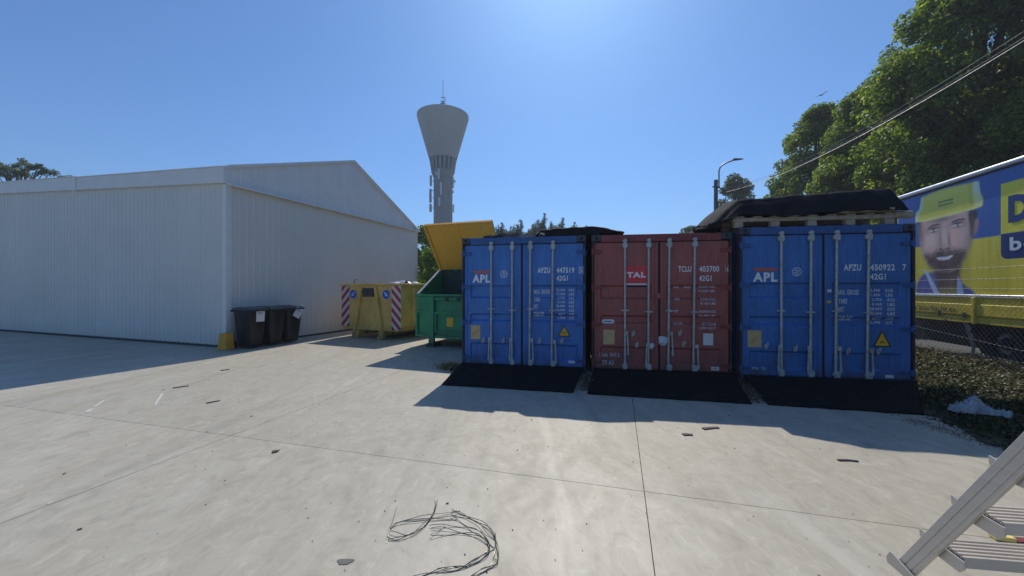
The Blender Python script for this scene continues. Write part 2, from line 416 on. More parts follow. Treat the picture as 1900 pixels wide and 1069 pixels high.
    MB().box(-L, -.02, .0, .1, 0, .075).build('plinth', mp, root)
    MB().box(-.12, -.005, .1, 9, 0, .075).build('plinth', mp, root)
    MB().box(-L, -.15, D-.05, D, 0, 4.3).build('rear_wall', mw, root)
    MB().box(-L, -L+.05, .1, D-.05, 0, 4.8).build('end_wall', mw, root)
shed()

# ------------------------------------------------------------------ lettering
_tc = {}
def text_mesh(s, bold=.0):
    key = (s, bold)
    if key not in _tc:
        cu = bpy.data.curves.new('lettering', 'FONT'); cu.body = s; cu.resolution_u = 3; cu.offset = bold; cu.fill_mode = 'FRONT'
        cu.space_character = 1.06 + bold*2
        o = bpy.data.objects.new('lettering', cu); col.objects.link(o)
        dg = bpy.context.evaluated_depsgraph_get()
        me = bpy.data.meshes.new_from_object(o.evaluated_get(dg))
        vs = [v.co.copy() for v in me.vertices]; fs = [tuple(p.vertices) for p in me.polygons]
        bpy.data.objects.remove(o); bpy.data.meshes.remove(me)
        _tc[key] = (vs, fs)
    return _tc[key]
def lettering(s, x0, x1, z0, z1, mat, parent, depth=None, y=0, bold=.02, name='lettering', cuts=(), shear=0):
    vs, fs = text_mesh(s, bold)
    ax = min(v.x for v in vs); bx = max(v.x for v in vs); ay = min(v.y for v in vs); by = max(v.y for v in vs)
    bm = bmesh.new()
    lst = [bm.verts.new((x0+(v.x-ax)/(bx-ax)*(x1-x0) + shear*(v.y-ay)/(by-ay)*(z1-z0), 0, z0+(v.y-ay)/(by-ay)*(z1-z0))) for v in vs]
    for f in fs:
        try: bm.faces.new([lst[i] for i in f])
        except ValueError: pass
    for c in cuts:
        if z0 < c < z1:
            bmesh.ops.bisect_plane(bm, geom=bm.verts[:]+bm.edges[:]+bm.faces[:], plane_co=(0, 0, c), plane_no=(0, 0, 1))
    for v in bm.verts: v.co.y = (depth(v.co.x, v.co.z) if depth else y) - .003
    me = bpy.data.meshes.new(name); bm.to_mesh(me); bm.free(); me.materials.append(mat)
    o = bpy.data.objects.new(name, me); col.objects.link(o); o.parent = parent
    return o

# ------------------------------------------------------------------ shipping containers
def container(P, yaw, W, H, body, frame, label, spec):
    L = 12.0
    root = empty('shipping_container', (P[0], P[1], 0), -yaw, label=label, cat='shipping container', group='shipping containers in a row')
    sx = W/2.42
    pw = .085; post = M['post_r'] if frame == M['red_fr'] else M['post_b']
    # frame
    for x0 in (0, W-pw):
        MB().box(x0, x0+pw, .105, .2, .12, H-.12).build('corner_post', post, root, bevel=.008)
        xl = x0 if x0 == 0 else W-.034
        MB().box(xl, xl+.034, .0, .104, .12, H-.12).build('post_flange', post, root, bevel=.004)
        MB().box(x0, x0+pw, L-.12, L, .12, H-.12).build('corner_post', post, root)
    for x0 in (0, W-.16):
        for y0 in (0, L-.18):
            for z0 in (0, H-.12):
                c = MB().box(x0-.003, x0+.163, y0-.004, y0+.182, z0, z0+.12).build('corner_casting', M['cast'], root, bevel=.012)
                if y0 == 0:
                    MB().lathe([(0, 0), (.032, 0)], 12, (x0+.08, y0-.007, z0+.06), 'y').build('casting_hole', M['dark'], c)
    MB().box(.163, W-.163, .01, .11, H-.135, H-.004).build('header', frame, root, bevel=.008)
    MB().box(.163, W-.163, .005, .12, .0, .115).build('sill', frame, root, bevel=.008)
    for x0, x1 in ((.008, .07), (W-.07, W-.008)):
        MB().box(x0, x1, .182, L-.18, H-.08, H-.006).build('top_rail', frame, root)
        MB().box(x0, x1, .182, L-.18, .0, .15).build('bottom_rail', frame, root)
    # corrugated sides and roof
    def zig(n, a, b, lo, hi):
        pts = []; w = (b-a)/n
        for i in range(n): pts += [(a+w*(i+.05), lo), (a+w*(i+.3), lo), (a+w*(i+.5), hi), (a+w*(i+.8), hi)]
        return [(a, lo)]+pts+[(b, lo)]
    for lo, hi in ((.03, .055), (W-.03, W-.055)):
        z = zig(42, .12, L-.12, lo, hi); n = len(z)
        MB().add([(x, y, .15) for y, x in z] + [(x, y, H-.08) for y, x in z], [(i, i+1, i+1+n, i+n) for i in range(n-1)]).build('side_wall', body, root)
    z = zig(42, .11, L-.12, H-.02, H-.035); n = len(z)
    MB().add([(.07, y, h) for y, h in z] + [(W-.07, y, h) for y, h in z], [(i, i+1, i+1+n, i+n) for i in range(n-1)]).build('roof', body, root)
    MB().box(.05, W-.05, L-.1, L-.06, .12, H-.12).build('end_wall', body, root)
    MB().box(.07, W-.07, .13, L-.1, .10, .15).build('floor_frame', M['dark'], root)
    # doors
    dz0, dz1 = .125, H-.150
    gap = 1.205*sx
    edges = ((.045, gap-.02), (gap+.02, W-.045))
    DH = dz1-dz0
    bands = [(dz1-.335*DH, dz1-.45*DH), (dz1-.575*DH, dz1-.645*DH), (dz1-.825*DH, dz1-.955*DH)]
    s_ = .035
    OUT, INN = .040, .078
    def troughz(z):
        for a, b in bands:
            if b <= z <= a: return min(1, (a-z)/s_, (z-b)/s_)
        return 0
    def depth(x, z):
        m = 0
        for a, b in edges:
            if a <= x <= b: m = max(0, min(1, (x-a-.11)/.03, (b-.11-x)/.03))
        return OUT + (INN-OUT)*troughz(z)*m
    cuts = []
    for a, b in bands: cuts += [a, a-s_, b+s_, b]
    for di, (a, b) in enumerate(edges):
        xs = [a, a+.11, a+.14, (a+b)/2, b-.14, b-.11, b]
        zs = sorted([dz0, dz1] + cuts)
        m = MB(); k = len(xs)
        m.add([(x, depth(x, z), z) for z in zs for x in xs], [(j*k+i, j*k+i+1, (j+1)*k+i+1, (j+1)*k+i) for j in range(len(zs)-1) for i in range(k-1)])
        # returns round the rim
        m.add([(a, OUT, dz0), (a, OUT, dz1), (a, .095, dz1), (a, .095, dz0)], [(0, 1, 2, 3)])
        m.add([(b, OUT, dz0), (b, OUT, dz1), (b, .095, dz1), (b, .095, dz0)], [(3, 2, 1, 0)])
        m.add([(a, OUT, dz1), (b, OUT, dz1), (b, .095, dz1), (a, .095, dz1)], [(0, 1, 2, 3)])
        m.add([(a, OUT, dz0), (b, OUT, dz0), (b, .095, dz0), (a, .095, dz0)], [(3, 2, 1, 0)])
        door = m.build('door', body, root)
        # square tube stiles, a little proud of the sheet
        for (p, q) in ((a, a+.055), (b-.055, b)):
            MB().box(p, q, OUT-.012, OUT+.02, dz0+.001, dz1-.001).build('door_stile', body, door, bevel=.006)
        # gasket
        g_ = MB(); g_.box(a-.022, a-.001, .05, .10, dz0-.01, dz1+.012); g_.box(b+.001, b+.019, .05, .10, dz0-.01, dz1+.012)
        g_.box(a, b, .05, .10, dz1+.001, dz1+.018); g_.box(a, b, .05, .10, dz0-.012, dz0-.001); g_.build('gasket', M['gasket'], door)
        # hinges
        hx = a if di == 0 else b
        for hz in (.93, .645, .345, .045):
            z_ = dz0 + DH*hz; sg = 1 if di == 0 else -1; x_ = hx
            h = MB(); h.box(min(x_-sg*.012, x_+sg*.13), max(x_-sg*.012, x_+sg*.14), OUT-.03, OUT-.0125, z_-.03, z_+.03)
            h.box(min(x_-sg*.05, x_+sg*.02), max(x_-sg*.04, x_+sg*.02), -.008, OUT-.0125, z_-.045, z_+.045)
            h.tube([(x_-sg*.022, -.006, z_-.07), (x_-sg*.022, -.006, z_+.07)], .017, 8)
            h.build('hinge', frame, door, bevel=.005)
    # locking bars
    for bi, bx in enumerate((.60, 1.02, 1.376, 1.81)):
        x = bx*sx; yb = OUT-.035
        zt, zb = H-.09+.005, .115
        bar = MB().tube([(x-.010*bi, yb, zb), (x, yb, zt)], .021, 10).build('locking_bar', M['galv'], root, smooth=50)
        for zz, dd in ((H-.20, 1), (.175, -1)):     # bearing blocks, cams and keepers
            k = MB(); k.box(x-.05, x+.05, yb-.022, OUT-.001, zz-.035, zz+.035); k.box(x-.034, x+.034, yb-.036, yb+.02, zz-.055, zz+.055)
            k.build('bar_bearing', M['galv'], bar, bevel=.008)
            k = MB(); k.box(x-.038, x+.038, yb-.02, OUT-.014, zz+dd*.075-.012, zz+dd*.075+.028); k.box(x-.016, x+.03, yb-.03, yb+.012, zz+dd*.085-.03, zz+dd*.085+.03)
            k.build('cam_keeper', M['galv'], bar, bevel=.006)
        zz = dz0+DH*.463 - (.02 if bi % 2 else 0)
        k = MB(); k.box(x-.07, x+.07, yb-.012, OUT-.001, zz-.011, zz+.011); k.box(x-.03, x+.03, yb-.028, yb+.01, zz-.02, zz+.02)
        k.build('guide_bracket', M['galv'], bar, bevel=.004)
        # handle hanging from its hub
        hz = (.60, .60, .60, .58)[bi] if spec.get('handles') is None else spec['handles'][bi]
        sg = (-1, -1, 1, 1)[bi] if W > 2.5 or bi in (1, 2, 3) else -1
        if spec.get('hs'): sg = spec['hs'][bi]
        k = MB(); k.box(min(x, x+sg*.055), max(x, x+sg*.055), yb-.03, yb+.012, hz-.03, hz+.04)
        k.bar((x+sg*.04, yb-.012, hz), (x+sg*.052, yb-.016, hz-.33), .026, .012, (0, 1, 0)); k.box(x+sg*.05-.018, x+sg*.05+.018, yb-.026, yb-.006, hz-.40, hz-.31)
        k.build('handle', M['galv'], bar, bevel=.004)
    # handle catches on the sheet
    for (cx_, cz_) in spec['hold']:
        y_ = depth(cx_, cz_)
        k = MB(); k.box(cx_-.026, cx_+.026, y_-.022, y_-.001, cz_-.045, cz_+.03); k.box(cx_-.03, cx_-.012, y_-.045, y_-.0225, cz_-.06, cz_+.01); k.box(cx_+.004, cx_+.03, y_-.04, y_-.0225, cz_+.0, cz_+.06)
        k.build('handle_catch', M['galv'], root, bevel=.004)
    if spec.get('centre'):
        MB().box(gap-.075, gap+.075, OUT-.03, OUT-.013, dz0+DH*.555, dz0+DH*.60).build('centre_plate', body, root, bevel=.005)
    def film(x, z):
        st = any(a-.001 <= x <= a+.055 or b-.055 <= x <= b+.001 for a, b in edges)
        return depth(x, z) - (.0125 if st else 0)
    # writing and stickers
    for (s, x0, x1, z0, z1, mk, bold, shear) in spec['text']:
        lettering(s, x0, x1, z0, z1, M[mk], root, film, bold=bold, cuts=cuts, shear=shear)
    for (nm, pts, mk, off) in spec['flat']:
        # flat film cut along the corrugation so that it follows the sheet
        bm = bmesh.new(); f = bm.faces.new([bm.verts.new((x, 0, z)) for x, z in pts])
        for c in cuts:
            bmesh.ops.bisect_plane(bm, geom=bm.verts[:]+bm.edges[:]+bm.faces[:], plane_co=(0, 0, c), plane_no=(0, 0, 1))
        for v in bm.verts: v.co.y = film(v.co.x, v.co.z) - off
        me = bpy.data.meshes.new(nm); bm.to_mesh(me); bm.free(); me.materials.append(M[mk])
        o = bpy.data.objects.new(nm, me); col.objects.link(o); o.parent = root
    return root, depth

def rect(x0, x1, z0, z1): return [(x0, z0), (x1, z0), (x1, z1), (x0, z1)]
def ring(cx, cz, r0, r1, n=24, a0=0, a1=2*math.pi):
    return [(cx+r1*math.cos(a0+(a1-a0)*i/n), cz+r1*math.sin(a0+(a1-a0)*i/n)) for i in range(n+1)] + \
           [(cx+r0*math.cos(a1-(a1-a0)*i/n), cz+r0*math.sin(a1-(a1-a0)*i/n)) for i in range(n+1)]
def emblem(cx, cz, r):
    out = [('round_emblem', ring(cx, cz, r*.86, r, 14, a, a+math.pi), 'letter_f', .003) for a in (0, math.pi)]
    out += [('round_emblem', ring(cx, cz, r*.60, r*.68, 14, a, a+math.pi*.86), 'letter_f', .003) for a in (.2, math.pi+.2)]
    for a in (.5, 2.1, 3.7, 5.0):
        c, s = math.cos(a), math.sin(a)
        out.append(('round_emblem', [(cx+c*r*.1-s*r*.07, cz+s*r*.1+c*r*.07), (cx+c*r*.1+s*r*.07, cz+s*r*.1-c*r*.07), (cx+c*r*.55+s*r*.12, cz+s*r*.55-c*r*.12), (cx+c*r*.5-s*r*.14, cz+s*r*.5+c*r*.14)], 'letter_f', .003))
    return out

def blue_spec(num, chk, k, rows, tri, plate, hold, stk, boxed, extra_t=(), extra_f=()):
    ox = lambda x: x*k
    T = [('APL', ox(.205), ox(.565), 1.705, 1.865, 'letter', .045, .02),
         ('APZU', ox(1.505), ox(1.745), 1.885, 1.99, 'letter', .03, 0), (num, ox(1.868), ox(2.20), 1.883, 1.988, 'letter', .03, 0),
         (chk, ox(2.30), ox(2.35), 1.883, 1.986, 'letter', .03, 0), ('42G1', ox(1.868), ox(2.08), 1.735, 1.835, 'letter', .03, 0),
         ('MAX. GROSS', ox(1.428), ox(1.735), 1.487, 1.572, 'letter_f', .03, 0), ('TARE', ox(1.434), ox(1.552), 1.342, 1.425, 'letter_f', .03, 0),
         ('NET', ox(1.430), ox(1.513), 1.203, 1.285, 'letter_f', .03, 0), ('CUB.CAP.', ox(1.430), ox(1.635), 1.06, 1.145, 'letter_f', .03, 0)]
    for i, (a, b) in enumerate(rows):
        z1 = 1.585 - i*.0755
        w = len(a)*.0275
        T.append((a, ox(2.025-w), ox(2.025), z1-.052, z1, 'letter_f', .03, 0)); T.append((b, ox(2.10), ox(2.20), z1-.052, z1, 'letter_f', .03, 0))
    c = (tri[0]+tri[1])/2
    F = [('logo_stripe', [(ox(.215), 1.925), (ox(.255), 1.888), (ox(.53), 1.888), (ox(.575), 1.925), (ox(.575), 1.937), (ox(.205), 1.937)], 'orange', .003),
         ('warning_triangle', [(tri[0]-.02, tri[2]-.012), (tri[1]+.02, tri[2]-.012), (c, tri[3]+.028)], 'black_st', .003),
         ('warning_triangle', [(tri[0]+.012, tri[2]+.006), (tri[1]-.012, tri[2]+.006), (c, tri[3]-.006)], 'yellow_st', .005),
         ('triangle_print', rect(c-.035, c+.035, tri[2]+.05, tri[2]+.06), 'black_st', .007), ('triangle_print', rect(c-.025, c+.025, tri[2]+.075, tri[2]+.083), 'black_st', .007),
         ('approval_plate', rect(*plate), 'plate', .004), ('plate_print', ring((plate[0]+plate[1])/2, (plate[2]+plate[3])/2, .02, .028, 12, 0, 6.1), 'orange', .006),
         ('white_sticker', rect(*stk), 'white_st', .003)] + emblem(ox(.845), 1.872, .075)
    if boxed:
        a, b, c_, d = ox(2.282), ox(2.368), 1.868, 2.0
        for r_ in ((a, b, c_, c_+.008), (a, b, d-.008, d), (a, a+.006, c_, d), (b-.006, b, c_, d)): F.append(('check_digit_box', rect(*r_), 'letter', .003))
    return dict(text=T+list(extra_t), flat=F+list(extra_f), hold=hold)
rowsA = [('32,500', 'KGS'), ('71,650', 'LBS'), ('3,700', 'KGS'), ('8,160', 'LBS'), ('28,800', 'KGS'), ('63,490', 'LBS'), ('67.7', 'CU.M.'), ('2,390', 'CU.FT.')]
s1 = blue_spec('447519', '5', .997, rowsA, (1.903, 2.109, .695, .88), (.175, .365, .592, .862), [(.43, .575), (.83, .583), (1.545, .60), (1.96, .60)], (2.085, 2.2, .185, .235), True)
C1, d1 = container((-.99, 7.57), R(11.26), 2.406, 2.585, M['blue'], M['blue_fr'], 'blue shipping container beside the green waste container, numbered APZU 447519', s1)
s3 = blue_spec('450922', '7', 1.063, rowsA, (2.04, 2.27, .655, .885), (.135, .352, .592, .877), [(.421, .623), (.866, .588), (1.651, .563), (2.094, .574)], (2.2, 2.32, .137, .187), False,
               extra_t=[('LMX  RJ', .17, .42, .20, .25, 'letter_f', .0, 0)],
               extra_f=[('white_sticker', rect(1.348, 1.42, 1.53, 1.578), 'white_st', .003), ('yellow_sticker', rect(1.345, 1.41, 1.35, 1.392), 'yellow_st', .003)])
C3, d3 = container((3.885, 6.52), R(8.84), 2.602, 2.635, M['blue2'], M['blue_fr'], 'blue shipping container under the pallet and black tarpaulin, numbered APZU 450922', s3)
T2 = [('TAL', .63, .965, 1.79, 1.893, 'letter', .05, 0), ('TCLU', 1.522, 1.742, 1.888, 1.993, 'letter', .022, 0), ('403700', 1.872, 2.205, 1.885, 1.99, 'letter', .022, 0),
      ('6', 2.322, 2.368, 1.886, 1.985, 'letter', .01, 0), ('42G1', 1.872, 2.078, 1.722, 1.824, 'letter', .022, 0), ('MAX.', 1.453, 1.55, 1.597, 1.635, 'letter_f', .02, 0), ('GROSS', 1.62, 1.743, 1.597, 1.635, 'letter_f', .02, 0),
      ('TARE', 1.455, 1.544, 1.379, 1.42, 'letter_f', .02, 0), ('NET', 1.453, 1.526, 1.163, 1.205, 'letter_f', .02, 0), ('CU CAP.', 1.444, 1.607, .94, .984, 'letter_f', .01, 0)]
for i, (s, z) in enumerate([('32,500 KGS.', 1.646), ('71,650 LBS.', 1.569), ('3,700 KGS.', 1.421), ('8,160 LBS.', 1.347), ('28,800 KGS.', 1.204), ('63,490 LBS.', 1.128), ('67.7 CU M', .981), ('2,390 CU.FT', .909)]):
    T2.append((s, 2.155-len(s)*.0258, 2.155, z-.048, z, 'letter_f', .015, 0))
T2 += [('Chala  N/P.3', .13, .50, .325, .40, 'letter_f', .0, .0), ('MSX A3', .13, .39, .185, .26, 'letter_f', .0, .1), ('CIMC', 2.095, 2.18, .165, .19, 'black_st', .02, 0)]
F2 = [('placard', rect(.612, .984, 1.685, 2.0), 'talred', .0015), ('placard_stripe', rect(.612, .984, 1.65, 1.684), 'white_st', .0015), ('placard_stripe', rect(.612, .984, 1.615, 1.649), 'navy', .0015),
      ('approval_plate', rect(.209, .413, .56, .83), 'plate', .004), ('white_label', rect(1.94, 2.105, .585, .795), 'white_st', .003), ('white_sticker', rect(2.073, 2.203, .143, .208), 'white_st', .0015),
      ('oval_plate', [(.30+.112*math.copysign(abs(math.cos(a))**.5, math.cos(a)), .982+.038*math.copysign(abs(math.sin(a))**.7, math.sin(a))) for a in [i*math.pi/12 for i in range(24)]], 'white_st', .004),
      ('plate_print', rect(.225, .37, .975, .987), 'black_st', .006)]
for r_ in ((2.30, 2.385, 1.868, 1.874), (2.30, 2.385, 1.998, 2.004), (2.30, 2.305, 1.868, 2.004), (2.38, 2.385, 1.868, 2.004)): F2.append(('check_digit_box', rect(*r_), 'letter_f', .003))
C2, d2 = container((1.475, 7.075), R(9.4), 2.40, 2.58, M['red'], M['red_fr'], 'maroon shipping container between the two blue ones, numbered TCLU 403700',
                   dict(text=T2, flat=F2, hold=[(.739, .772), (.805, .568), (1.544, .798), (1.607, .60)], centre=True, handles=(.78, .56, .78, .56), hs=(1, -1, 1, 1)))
# plastic-wrapped seals on the maroon door
def crumple(name, cx, cy, cz, sx, sy, sz, mat, parent=None, seed=1, amp=.35, sub=3):
    bm = bmesh.new(); bmesh.ops.create_icosphere(bm, subdivisions=sub, radius=1)
    rr = random.Random(seed); ph = [(rr.uniform(1, 5), rr.uniform(1, 5), rr.uniform(1, 5), rr.uniform(0, 6)) for _ in range(7)]
    for v in bm.verts:
        d = sum(math.sin(a*v.co.x+b*v.co.y+c*v.co.z+p) for a, b, c, p in ph)/7
        k = 1+amp*d+rr.uniform(-.09, .09)*amp*2
        v.co = Vector((v.co.x*k*sx+cx, v.co.y*k*sy+cy, v.co.z*k*sz+cz))
    me = bpy.data.meshes.new(name); bm.to_mesh(me); bm.free(); me.materials.append(mat)
    o = bpy.data.objects.new(name, me); col.objects.link(o); o.parent = parent; return o
M['bagw'] = simple('white plastic film', (.62, .64, .68), .35, 0, .1, 20, .2)
tag(crumple('seal_wrap', 1.25, 0, .645, .075, .03, .085, M['bagw'], C2, 4, .5), label='crumpled white plastic round the seal')
crumple('seal_wrap', 1.06, 0, .555, .045, .025, .05, M['bagw'], C2, 9, .5)

# ------------------------------------------------------------------ rubber ramps before the doors
def ramp(label, pts, seed):
    (fl, fr, br, bl) = pts; rr = random.Random(seed)
    def fn(a, b):
        p = Vector(fl).lerp(Vector(fr), a).lerp(Vector(bl).lerp(Vector(br), a), b)
        w = .006*math.sin(a*9+seed)*math.sin(b*3.1) + .004*math.sin(a*23+seed*2)*(1-b)
        return (p.x + (rr.uniform(-.006, .006)), p.y + (rr.uniform(-.008, .008) if b == 0 else 0), max(.012, p.z + w))
    m = MB(); m.grid(fn, 24, 8)
    return tag(m.build('ramp_mat', M['rubber'], smooth=40, solid=.016), label=label, cat='ramp', group='ramp mats at the container doors')
ramp('black rubber ramp mat under the doors of the leftmost blue container', [(-1.15, 6.29, .012), (.917, 5.81, .012), (1.33, 7.04, .125), (-.985, 7.5, .125)], 1)
ramp('black rubber ramp mat under the doors of the maroon container', [(1.13, 5.75, .012), (3.29, 5.247, .012), (3.83, 6.62, .125), (1.50, 7.0, .125)], 2)
ramp('black rubber ramp mat under the doors of the blue container beside the grass bank', [(3.50, 5.22, .012), (5.17, 4.80, .012), (6.40, 6.04, .125), (3.90, 6.45, .125)], 3)

# ------------------------------------------------------------------ load on the container roofs
M['tarp'] = simple('black tarpaulin', (.012, .014, .018), .85, 0, .4, 5, .3, dirt=(.02, .021, .024), spec=.12)
M['wood'] = simple('pale raw timber', (.42, .35, .25), .75, 0, .25, 12, .3, dirt=(.22, .17, .11))
def on(P, yaw, x, y, z):
    return (P[0]+x*math.cos(yaw)+y*math.sin(yaw), P[1]-x*math.sin(yaw)+y*math.cos(yaw), z)
def pallet(label, x0, x1, y0, z0, P=(3.885, 6.52), yaw=R(8.84)):
    root = empty('wooden_pallet', (P[0], P[1], 0), -yaw, label=label, cat='pallet')
    L = x1-x0
    for k in range(5):
        bx = x0 + k*(L-.14)/4
        for yy in (y0, y0+.53, y0+1.06):
            MB().box(bx, bx+.14, yy+.006, yy+.10, z0+.003, z0+.098).build('block', M['wood'], root, bevel=.004)
    for yy in (y0, y0+.53, y0+1.06):
        MB().box(x0-.02, x1, yy, yy+.11, z0+.10, z0+.165).build('stringer', M['wood'], root, bevel=.004)
    for k in range(9):
        bx = x0+.02+k*(L-.16)/8
        MB().box(bx, bx+.13, y0-.01, y0+1.2, z0+.168, z0+.19).build('deck_board', M['wood'], root, bevel=.003)
    return root
pallet('long pale timber pallet under the tarpaulin on the right container', -.06, 2.36, .06, 2.637)
# tarpaulin over the pallet
def tarp3():
    P, yaw = (3.885, 6.52), R(8.84); rr = random.Random(5); m = MB()
    # profile across depth (y, z) from the front hem up and over; heights vary with x
    def fn(a, b):
        x = -.48 + 2.98*a
        prof = [(-.02, 2.83), (.0, 2.91), (.08, 3.08), (.22, 3.23), (.7, 3.30), (1.8, 3.22), (3.1, 2.98), (3.2, 2.67)]  # rear reach lengthened, out of view, to shade the gap between containers
        f = b*(len(prof)-1); i = min(int(f), len(prof)-2); t = f-i
        y = prof[i][0]*(1-t)+prof[i+1][0]*t; z = prof[i][1]*(1-t)+prof[i+1][1]*t
        e = max(0, (.05-x)/.53)              # falls away at the left end
        z -= e*(.40*min(1, b*3)+.10); y += e*.10
        e2 = max(0, (x-2.40)/.10); z -= e2*.16*min(1, b*3); z -= .085*(1-x/2.4)*min(1, b*3)
        z += .035*(x/2.4)*min(1, b*3) + .006*math.sin(x*7+b*3) + .005*math.sin(x*17+b*9) + rr.uniform(-.005, .005)
        if b < .2: z += .016*math.sin(x*5+1) + (-.01)*math.sin(x*2.3)
        if b == 0:
            z += .05*math.exp(-((x-1.95)/.32)**2) ; y -= .03*math.exp(-((x-1.95)/.3)**2)
        y += .012*math.sin(x*11+b*2)
        return on(P, yaw, x, y, max(z, 2.66))
    m.grid(fn, 90, 28)
    return tag(m.build('tarpaulin', M['tarp'], smooth=50, solid=.006), label='black tarpaulin draped over the pallet on top of the containers', cat='tarpaulin')
tarp3()
tb_ = MB(); tb_.v = []
def local_obj(name, m, mat, P, yaw, **k):
    o = m.build(name, mat, None, bevel=.004); o.location = (P[0], P[1], 0); o.rotation_euler = (0, 0, -yaw); return tag(o, **k)
C3P, C3Y = (3.885, 6.52), R(8.84); C2P, C2Y = (1.475, 7.075), R(9.4); C1P, C1Y = (-.99, 7.57), R(11.26)
m = MB(); m.hexa([(1.55, .0, 2.836), (2.30, -.02, 2.85), (2.30, .5, 2.85), (1.55, .5, 2.836), (1.55, .0, 2.858), (2.30, -.02, 2.90), (2.30, .5, 2.90), (1.55, .5, 2.858)])
local_obj('timber_board', m, simple('yellowed board', (.42, .38, .26), .7, 0, .2, 10, .2), C3P, C3Y, label='pale board showing in the slit of the tarpaulin', cat='board')
m = MB(); m.tube([(2.36, .10, 2.80), (2.60, .08, 2.79)], .062, 14); m.tube([(2.60, .08, 2.79), (2.602, .08, 2.79)], .062, 14)
local_obj('timber_pole', m, M['wood'], C3P, C3Y, label='short round timber end sticking out beside the pallet', cat='timber')
m = MB(); m.box(2.27, 2.33, .07, .13, 2.831, 2.90)
o = crumple('refuse_sack', 0, 0, 0, .24, .20, .09, M['tarp'], None, 12, .4); o.location = on(C2P, C2Y, 2.08, .35, 2.675)
tag(o, label='crumpled black sack beside the pallet on the maroon container', cat='sack')
def sheet_left():
    rr = random.Random(9); m = MB(); n = 40; T, B = [], []
    kt = [(1.46, 2.62), (1.56, 2.71), (1.8, 2.735), (2.2, 2.75), (2.62, 2.752), (2.82, 2.70), (3.10, 2.632)]
    kb = [(1.46, 2.588), (2.45, 2.59), (2.62, 2.592), (2.72, 2.62), (2.86, 2.635), (3.10, 2.622)]
    f = lambda K, x: np.interp(x, [k[0] for k in K], [k[1] for k in K])
    for i in range(n+1):
        x = 1.46+1.64*i/n; w = .006*math.sin(x*21)+rr.uniform(-.003, .003)
        T.append((x, f(kt, x)+w)); B.append((x, f(kb, x)+w*.3))
    vs = [on(C1P, C1Y, x, .03+.01*math.sin(x*9), z) for x, z in B] + [on(C1P, C1Y, x, .01+.012*math.sin(x*7), z-.02) for x, z in T] + [on(C1P, C1Y, x, .07, z) for x, z in T] + [on(C1P, C1Y, x, 3.2, z-.01) for x, z in T] + [on(C1P, C1Y, x, 3.2, z) for x, z in B]  # unseen back of the sheet extended to block sun in the container gap
    k = n+1; m.add(vs, [((r*k+i), (r*k+i+1), ((r+1) % 5)*k+i+1, ((r+1) % 5)*k+i) for r in range(5) for i in range(n)] + [tuple(r*k for r in range(4, -1, -1)), tuple(r*k+n for r in range(5))])
    return tag(m.build('roofing_sheet', M['tarp'], smooth=40), label='stiff black sheet lying across the left blue and maroon container roofs', cat='sheet')
sheet_left()
m = MB(); rr_ = random.Random(3)
m.grid(lambda a, b: on(C1P, C1Y, .42+.72*a, .02+.6*b, 2.60+.055*math.sin(min(1, a*1.15)*math.pi*.6)+.01*math.sin(a*14)+rr_.uniform(-.005, .005)), 20, 6)
tag(m.build('plastic_sheet', simple('grey plastic sheet', (.10, .11, .10), .6, 0, .4, 12, .3, dirt=(.3, .28, .2)), solid=.02), label='thin grey plastic sheet on the leftmost container roof', cat='sheet')
o = crumple('plastic_bag', 0, 0, 0, .10, .07, .045, simple('stained white bag', (.6, .55, .42), .5, 0, .3, 20, .2, dirt=(.25, .17, .08)), None, 21, .6); o.location = on(C1P, C1Y, 1.56, .08, 2.625)
tag(o, label='small stained white bag at the end of the black roofing sheet', cat='plastic bag')

# ------------------------------------------------------------------ leaves as geometry
def leafmat(name, dark, mid, light, trans=.35, rough=.5, tmul=(1.3, 1.4, .8)):
    t = NT(name); gi = t.n.new('ShaderNodeNewGeometry'); r = gi.outputs['Random Per Island']
    big = t.noise(.55, 3, .5)
    c = t.ramp(r, [(0, dark), (.55, mid), (1, light)])
    c = t.mix(t.ramp(big, [(.35, 0), (.65, .6)]), c, t.ramp(r, [(0, tuple(x*.6 for x in dark)), (1, mid)]))
    t.done(c, rough, 0, None, .35)
    tr = t.n.new('ShaderNodeBsdfTranslucent'); t.link(t.mix(1, c, tmul, 'MULTIPLY'), tr.inputs[0])
    mx = t.n.new('ShaderNodeMixShader'); mx.inputs[0].default_value = trans
    out = t.n['Material Output']; t.link(t.b.outputs[0], mx.inputs[1]); t.link(tr.outputs[0], mx.inputs[2]); t.link(mx.outputs[0], out.inputs[0])
    return t.m
M['leaf'] = leafmat('lime tree leaves', (.07, .105, .03), (.12, .16, .045), (.26, .27, .085), .56, .5, (1.95, 2.2, .65))
M['leaf_far'] = leafmat('distant leaves', (.07, .10, .07), (.10, .13, .08), (.15, .17, .09), .35, .5, (1.8, 2.1, .8))  # haze put into the colour: paler, greyer leaves for far crowns
M['pine'] = leafmat('pine needles', (.07, .095, .07), (.09, .115, .08), (.12, .14, .085), .35)
M['bark'] = simple('bark', (.10, .08, .06), .9, 0, .3, 6, .8)

